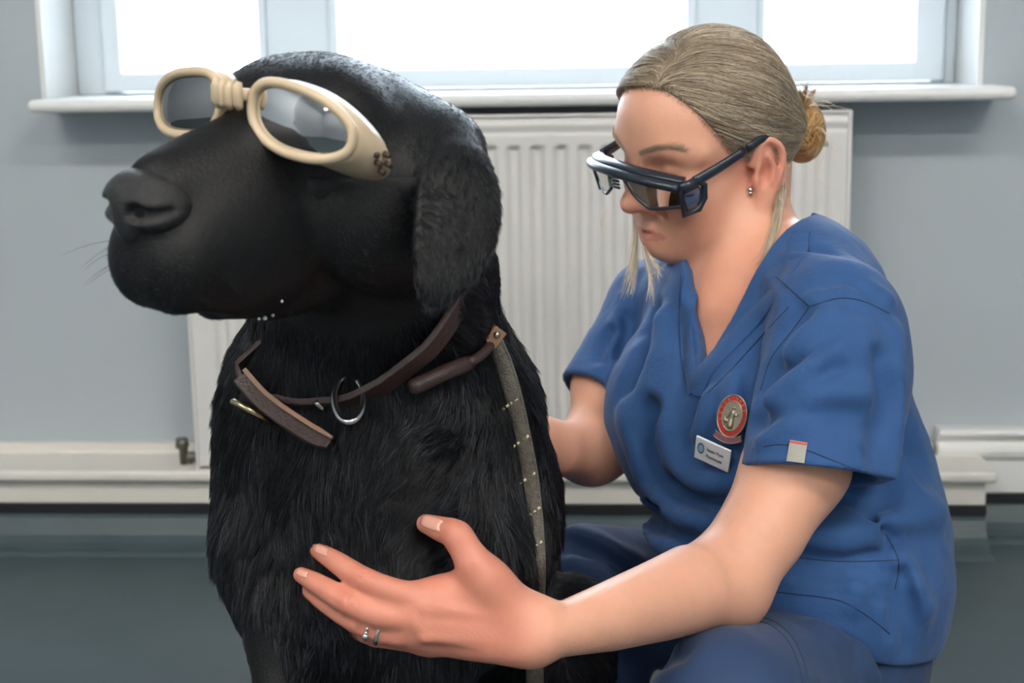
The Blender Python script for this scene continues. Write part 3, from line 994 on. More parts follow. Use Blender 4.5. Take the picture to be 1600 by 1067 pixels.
# ------------------------------------------------------------------ lead
M['rope'] = material('charcoal_webbing', srgb(112, 106, 96), .75, bump=1.0, bump_scale=700, var=.35, var_scale=250)
M['fleck'] = material('reflective_thread', srgb(220, 208, 170), .35)
lead = tag(empty('dog_lead', dog_hit(776, 540)[0]), 'dark braided lead with pale flecks hanging down the dog shoulder', 'lead')
lp_px = [(772, 535), (787, 572), (801, 620), (814, 680), (826, 745), (833, 810), (837, 880), (836, 945), (834, 1010), (836, 1080), (842, 1180), (850, 1300)]
lp3, ln3 = [], []
for px, py in lp_px:
    a, b = dog_hit(px, py, .021); lp3.append(a); ln3.append(b)
lp3 = np.array(lp3); zz = proj(lp3)[2]
zs_ = np.convolve(np.pad(zz, 1, 'edge'), [.25, .5, .25], 'valid')
zs_ = np.minimum(zz, zs_)
lp3 = np.array([P(px, py, z) for (px, py), z in zip(lp_px, zs_)])
lp3 = catmull(lp3, 90); 
rope = tube('webbing', lp3, .0088, M['rope'], lead, sides=10, up=unit(-CF + .5 * CR), flat=.8)
# woven ridges along the webbing
for k, o_ in enumerate((-.0045, .0, .0045)):
    tube('weave_ridge', lp3 + unit(-CF + .3 * CR) * .0052 + CR * o_, .0018, M['rope'], lead, sides=6)
for i, (px, py) in enumerate(((795, 632), (812, 690), (822, 748), (830, 802), (833, 855), (833, 910), (834, 965), (836, 1030))):
    for j in range(4):
        x, y = px - 9 + j * 7, py + 7 - j * 5
        zc = float(np.interp(y, proj(lp3)[1], proj(lp3)[2])) - .0072
        q = P(x, y, zc)
        tube('fleck', [q - CR * .001 - CU * .0008, q + CR * .001 + CU * .0008], .0011, M['fleck'], rope, sides=6)
def dog_front(px, py, d):
    return P(px, py, proj(dog_hit(px, py)[0])[2] - d)
# leather grip lying on the shoulder and the stop at the top of the webbing
gp, gn = zip(*[dog_hit(px, py, .014) for px, py in ((640, 607), (668, 595), (700, 580), (733, 567))])
gp = [P(a, b, proj(q)[2]) for (a, b), q in zip(((640, 607), (668, 595), (700, 580), (733, 567)), gp)]
gp = catmull(np.array(gp), 12)
tube('leather_grip', gp, [.004] + [.0062] * 10 + [.006], M['leather'], lead, sides=10, up=-CF)
ap = [dog_front(px, py, .014) for px, py in ((733, 567), (750, 556), (766, 540))]
tube('leather_end', catmull(np.array(ap), 8), .004, M['leather'], lead, sides=8)
hz_0 = proj(dog_hit(770, 532)[0])[2] - .018
hp = [P(px, py, hz_0) for px, py in ((764, 537), (773, 526), (782, 514))]
lk = ribbon('leather_loop', catmull(np.array(hp), 8), unit(-CF + .35 * CR), .0115, .005, M['leather_edge'], lead)
rv_ = P(776, 523, hz_0 - .002)
tube('rivet', [rv_, rv_ - CF * .003], [.003, .002], M['steel'], lead, sides=10)

# ================================================================== the person
WH = frame_from(63, -20, 17); WS = .945
WO = P(1117, 228, 1.455)
def wl(x, y, z): return WO + WH @ (np.array((x, y, z)) * WS)
def wloc(p): return (np.asarray(p) - WO) @ WH / WS
WT = frame_from(55, 0, 0)
TO = P(1195, 560, 1.45)
def tl(x, y, z): return TO + WT @ np.array((x, y, z))
def tloc(p): return (np.asarray(p) - TO) @ WT
person = tag(empty('person', P(1290, 1400, 1.42)), 'person in blue scrubs crouched beside the black dog, one hand on its chest', 'person')
person.location.z = 0
SHL, SHR = P(1305, 503, 1.305), P(1022, 478, 1.58)

def pc(s, pts, k=.02, op='u', n=0, flat=None):
    """chain given as (px, py, depth, radius in px)"""
    s.chain([P(*q[:3]) for q in pts], [px2m(q[3], q[2]) for q in pts], k, op, flat, n)

def torso(s, off, k=.05):
    r = lambda a, b, c: np.array((a, b, c)) + off
    s.ell(tl(0, 0, -.03), r(.10, .145, .155), WT, k)
    s.ell(tl(.0, 0, .065), r(.072, .12, .070), WT, k)
    for y in (1, -1): s.ell(tl(.062, .068 * y, -.055), r(.058, .066, .075), WT, k)
    s.ell(P(1217, 755, 1.43), r(.112, .135, .15), WT, k)
    s.ell(P(1240, 925, 1.41), r(.116, .138, .12), WT, k)
    for sh, y in ((SHL, 1), (SHR, -1)):
        s.chain([tl(-.005, .045 * y, .080), sh], np.array((.036, .044)) + off, k)

def arms(s, off=0.0):
    k = .03
    # near (left) arm
    s.chain([SHL, P(1294, 615, 1.290), P(1256, 695, 1.275), P(1247, 722, 1.266)], [.044, .036, .036, px2m(71, 1.266)], k)
    pc(s, [(1245, 725, 1.264, 73), (1190, 828, 1.238, 71), (1140, 898, 1.222, 66)], k)
    s.ell(P(1143, 938, 1.225), (px2m(38, 1.22),) * 3, None, .03)
    pc(s, [(1125, 912, 1.218, 66), (1080, 920, 1.19, 69), (1030, 938, 1.16, 63), (950, 964, 1.105, 53), (885, 982, 1.07, 43), (850, 988, 1.058, 41)], .02)
    s.ell(P(818, 1008, 1.056), (px2m(30, 1.05), px2m(27, 1.05), .014), None, .02)
    # far (right) arm
    s.chain([SHR, P(948, 600, 1.55)], [.040, px2m(45, 1.55)], k)
    pc(s, [(948, 600, 1.55, 45), (927, 700, 1.505, 47)], k)
    pc(s, [(922, 706, 1.50, 46), (870, 700, 1.44, 44), (815, 672, 1.40, 34), (798, 664, 1.39, 30)], k)
    pc(s, [(798, 664, 1.39, 30), (765, 640, 1.385, 30)], .015)
    for i, (dx, dy) in enumerate(((-60, -34), (-70, -26), (-68, -14), (-56, -2))):
        pc(s, [(775 - i, 632 + i * 9, 1.385, 13), (775 + dx * .55, 628 + dy * .6 + i * 9, 1.38, 11), (775 + dx, 640 + dy + i * 9, 1.36, 9)], .008)
    pc(s, [(790, 660, 1.375, 16), (760, 668, 1.35, 13), (735, 665, 1.335, 10)], .008)

HZ = 1.058
FING = {   # joint pixels, depth, radius in px
    'index': [(668, 938, HZ, 23), (617, 925, HZ - .006, 21.5), (570, 906, HZ - .004, 19.5), (526, 878, HZ + .010, 17), (497, 860, HZ + .022, 13)],
    'middle': [(652, 963, HZ, 23), (600, 962, HZ - .008, 21), (548, 943, HZ - .006, 19.5), (498, 913, HZ + .010, 16.5), (470, 898, HZ + .022, 12.5)],
    'ring': [(655, 986, HZ + .004, 22), (605, 988, HZ + .000, 20), (556, 971, HZ + .002, 18), (510, 942, HZ + .014, 16), (483, 923, HZ + .026, 12)],
    'little': [(668, 1000, HZ + .012, 19), (628, 1001, HZ + .012, 16), (585, 994, HZ + .014, 15), (552, 985, HZ + .026, 13), (532, 976, HZ + .036, 10)],
}
THUMB = [(812, 962, HZ + .002, 34), (750, 893, HZ - .012, 28), (714, 838, HZ - .006, 23), (690, 827, HZ + .001, 20), (665, 818, HZ + .009, 15)]
def hand(s):
    for nme, c in FING.items():
        pc(s, c, .006, n=11)
        w = {'index': (840, 962), 'middle': (843, 978), 'ring': (842, 992), 'little': (832, 1010)}[nme]
        pc(s, [c[0], ((c[0][0] + w[0]) / 2 + 8, (c[0][1] + w[1]) / 2 + (3 if nme == 'little' else 0), HZ - .002, 24), (w[0], w[1], HZ + .004, 27)], .012)
        # knuckle bumps
        x, y, z, r = c[2]
        s.ell(P(x, y, z - px2m(r * .55, z)), (px2m(13, z),) * 3, None, .006)
        x, y, z, r = c[0]
        s.ell(P(x + 6, y, z - px2m(r * .62, z)), (px2m(18, z),) * 3, None, .008)
    pc(s, THUMB, .010, n=11)
    x, y, z, r = THUMB[2]; s.ell(P(x + 3, y - 2, z - px2m(12, z)), (px2m(15, z),) * 3, None, .010)
    s.ell(P(752, 962, HZ + .004), (px2m(95, HZ), px2m(46, HZ), .013), np.stack([unit(.99 * CR - .14 * CU), unit(.14 * CR + .99 * CU), CF], 1), .02)
    pc(s, [(760, 905, HZ, 24), (705, 925, HZ + .004, 16)], .022)
    # tendons on the back of the hand
    for a, b in (((665, 950), (800, 965)), ((655, 975), (800, 985)), ((665, 996), (800, 1000))):
        pc(s, [(a[0], a[1], HZ - .0140, 6), ((a[0] + b[0]) / 2, (a[1] + b[1]) / 2, HZ - .0135, 5), (b[0], b[1], HZ - .009, 4)], .008)
    # creases over the finger joints
    for nme in ('index', 'middle', 'ring'):
        c = FING[nme]; d = unit(np.array(c[3][:2]) - np.array(c[1][:2])); pnrm = np.array((-d[1], d[0]))
        for o_ in (-7, 0, 7):
            x, y = np.array(c[2][:2]) + d * o_; zz_ = c[2][2] - px2m(c[2][3] * 1.06, HZ)
            a = np.array((x, y)) + pnrm * 9; b = np.array((x, y)) - pnrm * 9
            pc(s, [(a[0], a[1], zz_ + .0022, 1.1), (x, y, zz_ + .0002, 1.2), (b[0], b[1], zz_ + .0022, 1.1)], .002, 's')

def head(s):
    def e(c, r, k=.02, op='u', R=None):
        for y in ((1, -1) if c[1] else (1,)):
            RR = WH if R is None else WH @ (np.diag((1, y, 1)) @ R)
            s.ell(wl(c[0], c[1] * y, c[2]), np.array(r) * WS, RR, k, op)
    def c_(pts, rad, k=.01, op='u', both=True, n=0):
        for y in ((1, -1) if both else (1,)):
            s.chain([wl(q[0], q[1] * y, q[2]) for q in pts], np.broadcast_to(np.array(rad) * WS, (len(pts),)), k, op, None, n)
    e((.002, 0, .037), (.082, .073, .078))
    e((.035, 0, -.014), (.056, .060, .068), .03)
    e((.052, 0, .042), (.047, .060, .048), .03)
    e((.060, .040, -.020), (.026, .025, .022), .02)
    e((.052, .034, -.052), (.034, .030, .034), .02)
    c_([(-.008, .054, -.040), (.018, .050, -.066), (.064, .015, -.082)], (.018, .017, .014), .03)
    e((.073, 0, -.083), (.018, .021, .014), .015)
    e((.074, 0, -.064), (.022, .027, .026), .02)
    # under-chin softness
    e((.03, 0, -.072), (.045, .037, .024), .03)
    # brow, sockets, lids
    c_([(.088, .012, .022), (.083, .034, .030), (.064, .056, .022)], (.008, .009, .008), .016)
    e((.104, .034, .004), (.020, .017, .012), .014, 's')
    e((.0735, .032, .006), (.0135, .0145, .0125), .004)
    c_([(.0845, .020, .0005), (.0875, .031, -.0012), (.082, .044, .001)], .0010, .002, 's')
    c_([(.083, .018, .013), (.084, .032, .0165), (.077, .047, .012)], .0012, .003, 's')
    # nose
    c_([(.086, 0, .014), (.100, 0, -.008), (.114, 0, -.027)], (.009, .0085, .0108), .012, both=False)
    e((.097, .0115, -.031), (.0115, .0085, .0095), .012)
    e((.106, .0065, -.0405), (.0055, .0036, .004), .003, 's')
    # frown lines between the brows
    c_([(.098, .006, .020), (.097, .0075, .034)], .0015, .004, 's')
    # mouth
    c_([(.080, .025, -.0652), (.090, .015, -.0605), (.0965, .006, -.0575), (.0965, 0, -.0592)], (.0025, .0030, .0034, .0032), .005)
    c_([(.080, .023, -.0662), (.090, .013, -.0705), (.0945, 0, -.0712)], (.0025, .0036, .0042), .005)
    c_([(.081, .027, -.0662), (.0905, .016, -.0648), (.0995, 0, -.0642)], (.0012, .0015, .0015), .002, 's')
    c_([(.092, .016, -.036), (.083, .027, -.048), (.076, .033, -.060)], .0016, .008, 's')
    # ears
    def eo(q): return (q[0] + .009, q[1], q[2] - .015)
    tilt = np.array(Matrix.Rotation(math.radians(-14), 3, 'Y') @ Matrix.Rotation(math.radians(22), 3, 'Z'))
    e(eo((-.012, .0735, .002)), (.019, .0065, .032), .006, R=tilt)
    e(eo((-.006, .0830, -.001)), (.0095, .0085, .0135), .004, 's', R=tilt)
    e(eo((-.011, .0835, .015)), (.009, .006, .008), .004, 's', R=tilt)
    c_([eo(q) for q in [(.004, .073, .012), (-.001, .077, .027), (-.014, .079, .034), (-.027, .081, .024), (-.029, .082, .008), (-.023, .080, -.008), (-.014, .078, -.020)]], (.0035, .0038, .0038, .0040, .0040, .0036, .0034), .004, n=18)
    c_([eo(q) for q in [(-.012, .080, .018), (-.018, .081, .006), (-.014, .080, -.010)]], .003, .005)
    e(eo((-.005, .0765, -.025)), (.009, .0052, .0095), .005)
    e(eo((.004, .0765, -.004)), (.0045, .0045, .006), .004)
    # neck
    s.chain([wl(-.035, 0, -.03), wl(-.03, 0, -.075), P(1182, 420, 1.455), P(1190, 480, 1.46)], (.048, .046, .048, .058), .03)
    # neck tendon and collar bones
    s.chain([wl(-.02, .052, -.035), P(1120, 478, 1.405)], (.010, .008), .03)
    s.chain([P(1112, 495, 1.41), P(1165, 478, 1.375)], (.006, .005), .02)

sk_s = Sculpt()
torso(sk_s, -.012); arms(sk_s); hand(sk_s); head(sk_s)
PV, PQ = sk_s.mesh(.0019, 1)
# skin colour: own colouring of lips, ears, knuckles, hands
loc = wloc(PV)
base = np.array(srgb(226, 168, 141)[:3]); red = np.array(srgb(206, 126, 106)[:3]); lip = np.array(srgb(208, 134, 122)[:3])
def near(pts, r):
    d = np.full(len(PV), 9.0)
    for q in pts: d = np.minimum(d, np.linalg.norm(PV - q, axis=1) / r)
    return np.clip(1 - d, 0, 1)
hx, hy_, hz_ = proj(PV)
col = np.tile(base, (len(PV), 1))
def tint(w, c):
    global col
    col = col * (1 - w[:, None]) + c * w[:, None]
tint(.75 * sstep(900, 780, hx) * (hy_ > 780), red)
tint(.5 * near([P(*c[2][:3]) for c in FING.values()] + [P(*c[0][:3]) for c in FING.values()] + [P(*c[4][:3]) for c in FING.values()] + [P(*THUMB[2][:3])], .016), np.array(srgb(200, 108, 92)[:3]))
tint(.55 * near([wl(-.003, .08, -.010)], .045), np.array(srgb(214, 118, 100)[:3]))
tint(.35 * near([wl(.07, .045, -.035), wl(.112, 0, -.03)], .03), red)
tint(.45 * near([P(1140, 470, 1.38)], .09), np.array(srgb(214, 134, 108)[:3]))
lipm = (np.abs(loc[:, 1]) < .0245 * np.sqrt(np.clip(1 - ((loc[:, 2] + .0655) / .0064) ** 2, 0, 1))) & (loc[:, 0] > .078)
tint(.85 * lipm.astype(float), lip)
brow = near([wl(x, y * s_, z) for s_ in (1, -1) for x, y, z in ((.090, .014, .027), (.089, .022, .0305), (.085, .030, .033), (.079, .040, .034), (.072, .048, .031))], .0065)
tint(.30 * np.minimum(1, brow * 2), np.array(srgb(150, 116, 92)[:3]))
M['skin'] = material('skin', (1, 1, 1, 1), .45, spec=.4, sss=.12, vcol='tint', var=.06, var_scale=60, bump=.12, bump_scale=520)
body = quad_mesh('body', PV, PQ, M['skin'], person)
set_colors(body, col)
skin_bvh = BVHTree.FromPolygons([tuple(v) for v in PV], [tuple(q) for q in PQ])
def hit(bvh, px, py, off=0.0, zdef=1.3):
    d = Vector(CF + (px - 800.0) / FPX * CR + (533.5 - py) / FPX * CU).normalized()
    l, n, _, _ = bvh.ray_cast(Vector(CAMP), d)
    if l is None: return P(px, py, zdef), -CF
    return np.array(l) + np.array(n) * off, np.array(n)

# ------------------------------------------------------------------ scrub top
M['scrub'] = material('blue_scrub_cloth', srgb(47, 84, 135), .72, spec=.25, sheen=.12, var=.10, var_scale=25, bump=.25, bump_scale=900, crease=.45)
M['trouser'] = material('navy_trouser_cloth', srgb(40, 62, 98), .68, spec=.3, sheen=.1, var=.10, var_scale=20, bump=.2, bump_scale=900, crease=.22)
def plane_cut(s, p0, n, rad, k=.004):
    """remove everything beyond a plane, within rad of p0"""
    p0 = np.asarray(p0, np.float32); n = np.asarray(unit(n), np.float32); c0 = p0 + n * np.float32(rad * .6)
    def fn(p):
        x, y, z = p[0] - c0[0], p[1] - c0[1], p[2] - c0[2]
        pl_ = -((p[0] - p0[0]) * n[0] + (p[1] - p0[1]) * n[1] + (p[2] - p0[2]) * n[2])
        return np.maximum(pl_, np.sqrt(x * x + y * y + z * z) - np.float32(rad))
    s.add(fn, p0 - rad * 1.7, p0 + rad * 1.7, k, 's')


def add_folds(s, folds):
    """folds: pixel polylines on the cloth with a height (ridge > 0, groove < 0) and a radius in metres"""
    qs = [catmull(np.array(p, float), 5 * len(p)) for p, _, _ in folds]
    allp = np.concatenate(qs)
    _, hz3 = s.trace(allp[:, 0], allp[:, 1])
    i0 = 0
    for q, (_, h, r) in zip(qs, folds):
        h, r = h * 1.45, r * .88
        n_ = len(q); z = hz3[i0:i0 + n_]; i0 += n_
        ok = z < 1.95
        if ok.sum() < 3: continue
        tp = np.sin(np.linspace(.2, math.pi - .2, n_))[ok] ** .7
        zz_ = z[ok] + (r - h * tp if h > 0 else -(r + h * tp))
        s.chain(np.array([P(a, b, c) for (a, b), c in zip(q[ok], zz_)]), np.full(ok.sum(), r), abs(h) * 1.6 + .004, 'u' if h > 0 else 's')
def wrinkle(s, a1, a2, seed):
    lo_, hi_ = P(900, 350, 1.2) - .6, P(1450, 1067, 1.5) + .6
    s.add(lambda p: (vnoise(np.moveaxis(p, 0, -1), 38, seed) * a1 + vnoise(np.moveaxis(p, 0, -1), 95, seed + 1) * a2).astype(np.float32), lo_, hi_, .0, 'd')
# ---- near sleeve
sl_ = Sculpt()
HL = P(1272, 742, 1.252)
sl_.chain([SHL, P(1296, 600, 1.278), HL + (HL - SHL) * .12], [.056, .061, .0625], .03)
sl_.ell(P(1340, 600, 1.31), (.040, .075, .045), None, .04)
add_folds(sl_, [
    ([(1282, 548), (1246, 566), (1216, 596), (1195, 622)], -.007, .009),
    ([(1306, 545), (1268, 579), (1225, 613), (1190, 640)], .006, .010),
    ([(1310, 580), (1270, 612), (1225, 640), (1185, 665)], -.003, .010),
    ([(1262, 490), (1235, 520), (1215, 560), (1196, 600), (1180, 650)], -.006, .008),
    ([(1290, 500), (1262, 525), (1240, 550)], .005, .009),
    ([(1268, 470), (1310, 447), (1350, 450), (1385, 470)], .0035, .006),
    ([(1290, 440), (1330, 440), (1370, 462)], -.003, .006),
    ([(1310, 510), (1345, 530), (1372, 575)], .004, .012),
    ([(1240, 640), (1290, 618), (1345, 615)], .004, .012),
    ([(1280, 655), (1330, 650), (1385, 668)], -.003, .012),
    ([(1395, 520), (1402, 600), (1398, 680), (1388, 740)], .004, .008),
    ([(1378, 560), (1384, 630), (1375, 710)], -.004, .010),
    ([(1195, 690), (1230, 670), (1260, 668)], .003, .008),
])
wrinkle(sl_, .0010, .0005, 11)
nL = unit(unit(HL - SHL) * 1.0 + .10 * CR + .20 * CF)
sl_.chain([HL - (HL - SHL) * .22, HL + (HL - SHL) * .2], [.045, .0600], .003, 's')
plane_cut(sl_, HL, nL, .12, .002)
# ---- far sleeve
sr_ = Sculpt()
HR = P(941, 617, 1.542)
sr_.chain([SHR, HR + (HR - SHR) * .15], [.046, .047], .04)
add_folds(sr_, [([(975, 470), (958, 530), (935, 590)], .004, .008), ([(990, 500), (975, 560), (968, 615)], -.005, .008), ([(950, 520), (935, 560)], -.003, .007)])
wrinkle(sr_, .0010, .0005, 13)
nR = unit(HR - SHR)
sr_.chain([SHR * .2 + HR * .8, HR + (HR - SHR) * .2], [.035, .0440], .003, 's')
plane_cut(sr_, HR + nR * .004, nR, .085, .002)
# ---- trunk of the top
cl = Sculpt()
torso(cl, .006, .035)
cl.ell(P(1245, 895, 1.40), (.124, .145, .115), WT, .04)
cl.ell(P(1318, 790, 1.41), (.080, .085, .09), WT, .05)
add_folds(cl, [
    ([(1065, 505), (1060, 570), (1068, 610)], -.002, .006),
    ([(1022, 492), (1010, 540), (992, 590), (972, 618)], -.006, .009),
    ([(1040, 500), (1030, 560), (1005, 620), (985, 660)], .005, .010),
    ([(1050, 570), (1038, 625), (1045, 680), (1062, 720)], .006, .012),
    ([(1020, 640), (1012, 690), (1030, 740)], -.005, .010),
    ([(985, 640), (992, 700), (1012, 750), (1040, 780)], .006, .010),
    ([(1095, 610), (1080, 650), (1075, 690)], -.004, .008),
    ([(1108, 620), (1098, 660), (1092, 680)], .004, .007),
    ([(1160, 600), (1150, 660), (1152, 700)], .006, .010),
    ([(1178, 560), (1168, 620), (1168, 690)], -.006, .009),
    ([(1060, 730), (1090, 755), (1130, 760), (1160, 745)], .007, .012),
    ([(1050, 755), (1085, 785), (1130, 795)], -.006, .009),
    ([(1010, 770), (1050, 805), (1100, 822)], .006, .009),
    ([(992, 785), (1025, 825), (1075, 850), (1110, 855)], -.006, .008),
    ([(985, 805), (1015, 845), (1060, 868)], .006, .009),
    ([(1000, 760), (1020, 775), (1035, 800)], -.004, .006),
    ([(1230, 860), (1300, 862), (1380, 845), (1440, 815)], -.008, .010),
    ([(1240, 835), (1310, 840), (1380, 822), (1450, 800)], .007, .012),
    ([(1335, 790), (1365, 825), (1385, 838)], -.005, .006),
    ([(1320, 795), (1350, 830), (1370, 842)], .003, .006),
    ([(1395, 690), (1405, 740), (1425, 780), (1455, 800)], .006, .012),
    ([(1405, 660), (1418, 700), (1432, 722)], -.008, .010),
    ([(1300, 780), (1330, 770), (1380, 775)], -.004, .010),
    ([(1405, 880), (1425, 915), (1440, 950)], .007, .009),
    ([(1412, 900), (1420, 960), (1420, 1010)], -.005, .007),
    ([(1322, 905), (1340, 925), (1330, 950)], .003, .006),
    ([(1385, 925), (1400, 945), (1398, 985)], -.004, .006),
    ([(1240, 890), (1300, 895), (1380, 893)], -.0025, .006),
    ([(1215, 440), (1230, 470), (1228, 510), (1215, 550)], .004, .008),
    ([(1235, 400), (1290, 418), (1330, 425)], .003, .007),
    ([(1250, 385), (1300, 400), (1345, 428)], -.003, .006),
])
wrinkle(cl, .0012, .0005, 15)
sr_.solid(.012, cl); sl_.solid(.012, cl)
# V neck: two planes meeting at the point of the V, plus the neck itself
A = P(1086, 567, 1.34); B = P(1238, 372, 1.385); C = P(1106, 412, 1.50)
nv_ = unit(.55 * WT[:, 0] + .25 * CU - .8 * CF * .6)
def vwedge():
    n1 = unit(np.cross(B - A, nv_)); n1 = n1 if n1 @ (C - A) < 0 else -n1
    n2 = unit(np.cross(C - A, nv_)); n2 = n2 if n2 @ (B - A) < 0 else -n2
    A32 = A.astype(np.float32); n1, n2, nb = n1.astype(np.float32), n2.astype(np.float32), nv_.astype(np.float32)
    def fn(p):
        x, y, z = p[0] - A32[0], p[1] - A32[1], p[2] - A32[2]
        dt = lambda n: x * n[0] + y * n[1] + z * n[2]
        return np.maximum(np.maximum(dt(n1), dt(n2)), -dt(nb) - np.float32(.085))
    return fn, A - .1, A + np.array((.3, .3, .35))
f_, l_, h_ = vwedge()
l_ = np.minimum(np.minimum(A, B), C) - .09; h_ = np.maximum(np.maximum(A, B), C) + .09
cl.add(f_, l_, h_, .003, 's')
cl.chain([P(1182, 300, 1.46), P(1186, 400, 1.462), P(1190, 430, 1.465)], [.060, .058, .052], .004, 's')
# lower edge of the top
plane_cut(cl, P(1290, 966, 1.34), -.95 * CU - .30 * CR + .25 * CF, .34, .003)
CV, CQ = cl.mesh(.0024, 1)
top = quad_mesh('scrub_top', CV, CQ, M['scrub'], person)
top_bvh = BVHTree.FromPolygons([tuple(v) for v in CV], [tuple(q) for q in CQ])

# ------------------------------------------------------------------ trousers
tr = Sculpt()
tr.ell(P(1255, 990, 1.41), (.106, .122, .11), WT, .05)
pc(tr, [(1285, 1060, 1.36, 128), (1225, 1078, 1.27, 124), (1140, 1112, 1.17, 118)], .05)
pc(tr, [(1140, 1115, 1.17, 118), (1040, 1190, 1.17, 95), (930, 1290, 1.21, 75)], .03)
pc(tr, [(1220, 960, 1.55, 130), (1060, 935, 1.56, 112), (915, 928, 1.53, 98)], .05)
pc(tr, [(915, 930, 1.53, 98), (905, 1040, 1.50, 85), (960, 1120, 1.50, 70)], .03)
add_folds(tr, [([(985, 1067), (1005, 1030), (1040, 1010)], .010, .012), ([(1010, 1067), (1030, 1035), (1060, 1015)], -.006, .008),
               ([(900, 835), (940, 850), (990, 880)], .006, .010), ([(890, 850), (930, 870), (980, 905)], -.006, .008), ([(900, 880), (935, 890), (970, 920)], .004, .008),
               ([(1195, 955), (1230, 945), (1290, 960)], .004, .008), ([(1280, 985), (1330, 1010), (1360, 1060)], .005, .010), ([(1300, 975), (1360, 1010), (1390, 1060)], -.005, .008)])
tr.add(lambda p: (vnoise(np.moveaxis(p, 0, -1), 40, 21) * .0013).astype(np.float32), P(900, 350, 1.2) - .8, P(1450, 1067, 1.5) + .8, .0, 'd')
TV, TQ = tr.mesh(.0035, 1)
keep = TV[:, 2] > .004
trous = quad_mesh('trousers', np.where(keep[:, None], TV, TV * np.array((1, 1, 0)) + np.array((0, 0, .004))), TQ, M['trouser'], person)
tr_bvh = BVHTree.FromPolygons([tuple(v) for v in TV], [tuple(q) for q in TQ])

# ------------------------------------------------------------------ neckbands, seams and hems of the top
def path_hits(bvh, pts, n, off, smooth=2):
    q = catmull(np.array(pts, float), n)
    hh = [hit(bvh, a, b, off) for a, b in q]
    p3 = np.array([h[0] for h in hh]); n3 = np.array([h[1] for h in hh])
    z = proj(p3)[2]
    zm = np.median(z); z = np.where(np.abs(z - zm) > .12, zm, z)
    for _ in range(smooth):
        z[1:-1] = (z[:-2] + 2 * z[1:-1] + z[2:]) / 4; n3[1:-1] = (n3[:-2] + 2 * n3[1:-1] + n3[2:]) / 4
    return np.array([P(a, b, c) for (a, b), c in zip(q, z)]), unit_rows(n3)
M['seam'] = material('dark_blue_stitching', srgb(28, 48, 80), .8)
bpnts, bnrm = path_hits(top_bvh, [(1081, 425), (1076, 480), (1075, 540), (1080, 590), (1086, 612)], 26, .0012, 4)
ribbon('neckband', bpnts, bnrm, .016, .0022, M['scrub'], top)
bpnts, bnrm = path_hits(top_bvh, [(1252, 362), (1240, 410), (1205, 466), (1160, 515), (1118, 560), (1094, 592), (1090, 618)], 40, .0016, 4)
ribbon('neckband', bpnts, bnrm, np.interp(np.arange(40), [0, 8, 34, 39], [.016, .021, .021, .010]), .0026, M['scrub'], top)
for pts in ([(1212, 432), (1238, 455), (1264, 478)], [(1264, 479), (1311, 466), (1350, 471), (1390, 490)], [(1161, 706), (1208, 695), (1238, 697), (1268, 706), (1328, 730), (1384, 748)],
            [(1264, 480), (1235, 520), (1205, 560), (1188, 610)], [(1232, 869), (1315, 877), (1404, 875)], [(1404, 876), (1404, 894), (1398, 920)], [(1385, 836), (1398, 860), (1404, 876)],
            [(1064, 430), (1061, 500), (1064, 560), (1072, 600)], [(1232, 480), (1190, 525), (1140, 580), (1105, 615)], [(914, 594), (940, 612), (968, 622)],
            [(1188, 922), (1241, 928), (1307, 937), (1352, 960), (1390, 990)]):
    sp_, sn_ = path_hits(top_bvh, pts, 30, .0001, 1)
    tube('seam', sp_, .00055, M['seam'], top, sides=5)
for pts in ([(1182, 962), (1212, 972), (1238, 996), (1254, 1030), (1262, 1064)], [(1176, 968), (1206, 978), (1230, 1000), (1246, 1034), (1253, 1066)]):
    sp_, sn_ = path_hits(tr_bvh, pts, 30, .0001, 1)
    tube('seam', sp_, .0006, M['seam'], trous, sides=5)

# ------------------------------------------------------------------ hair
HAIRC = [srgb(104, 92, 80), srgb(156, 138, 116), srgb(192, 175, 150), srgb(232, 222, 204)]
M['hair'] = strand_mat('ash_blonde_hair', HAIRC, .38, .5)
M['scalp'] = material('hair_under_layer', srgb(152, 133, 111), .6, var=.35, var_scale=40, bump=.6, bump_scale=300)
M['bun'] = strand_mat('golden_hair', [srgb(104, 76, 50), srgb(158, 116, 70), srgb(196, 150, 92), srgb(224, 190, 136)], .36, .5)
hs = Sculpt()
hs.ell(wl(.002, 0, .038), np.array((.0880, .0785, .0850)) * WS, WH, .02)
hs.ell(wl(.050, 0, .0445), np.array((.0492, .0630, .0508)) * WS, WH, .03)
hs.ell(wl(-.050, .0, .006), np.array((.038, .054, .045)) * WS, WH, .03)
hs.ell(wl(-.074, .014, .006), np.array((.020, .024, .024)) * WS, WH, .02)
HCUT = [((.098, 0, .066), (.070, .0, .105)), ]
# hairline: a tilted surface in head coordinates, lower behind the ear, rising over the temple
def hairline_fn(p):
    x, y, z = p[0] - np.float32(WO[0]), p[1] - np.float32(WO[1]), p[2] - np.float32(WO[2])
    H = WH.astype(np.float32) / np.float32(WS)
    lx = x * H[0, 0] + y * H[1, 0] + z * H[2, 0]; ly = x * H[0, 1] + y * H[1, 1] + z * H[2, 1]; lz = x * H[0, 2] + y * H[1, 2] + z * H[2, 2]
    front = np.interp(lx, [-.12, -.09, -.04, -.012, .012, .03, .05, .075, .11], [-.052, -.048, -.034, -.006, .006, .010, .040, .084, .090]).astype(np.float32)
    front = front - np.float32(.010) * np.clip((-ly - np.float32(.010)) / np.float32(.03), 0, 1)
    return (lz - front) * np.float32(WS * .8)      # positive above the hairline
lo_h, hi_h = WO - .2, WO + .2
hs.add(lambda p: -hairline_fn(p), lo_h, hi_h, .007, 'i')
HV, HQ = hs.mesh(.0026, 1)
hair = quad_mesh('hair', HV, HQ, M['scalp'], person)
HN = normals_of(HV, HQ)
BUN = np.array((-.092, .020, .000))
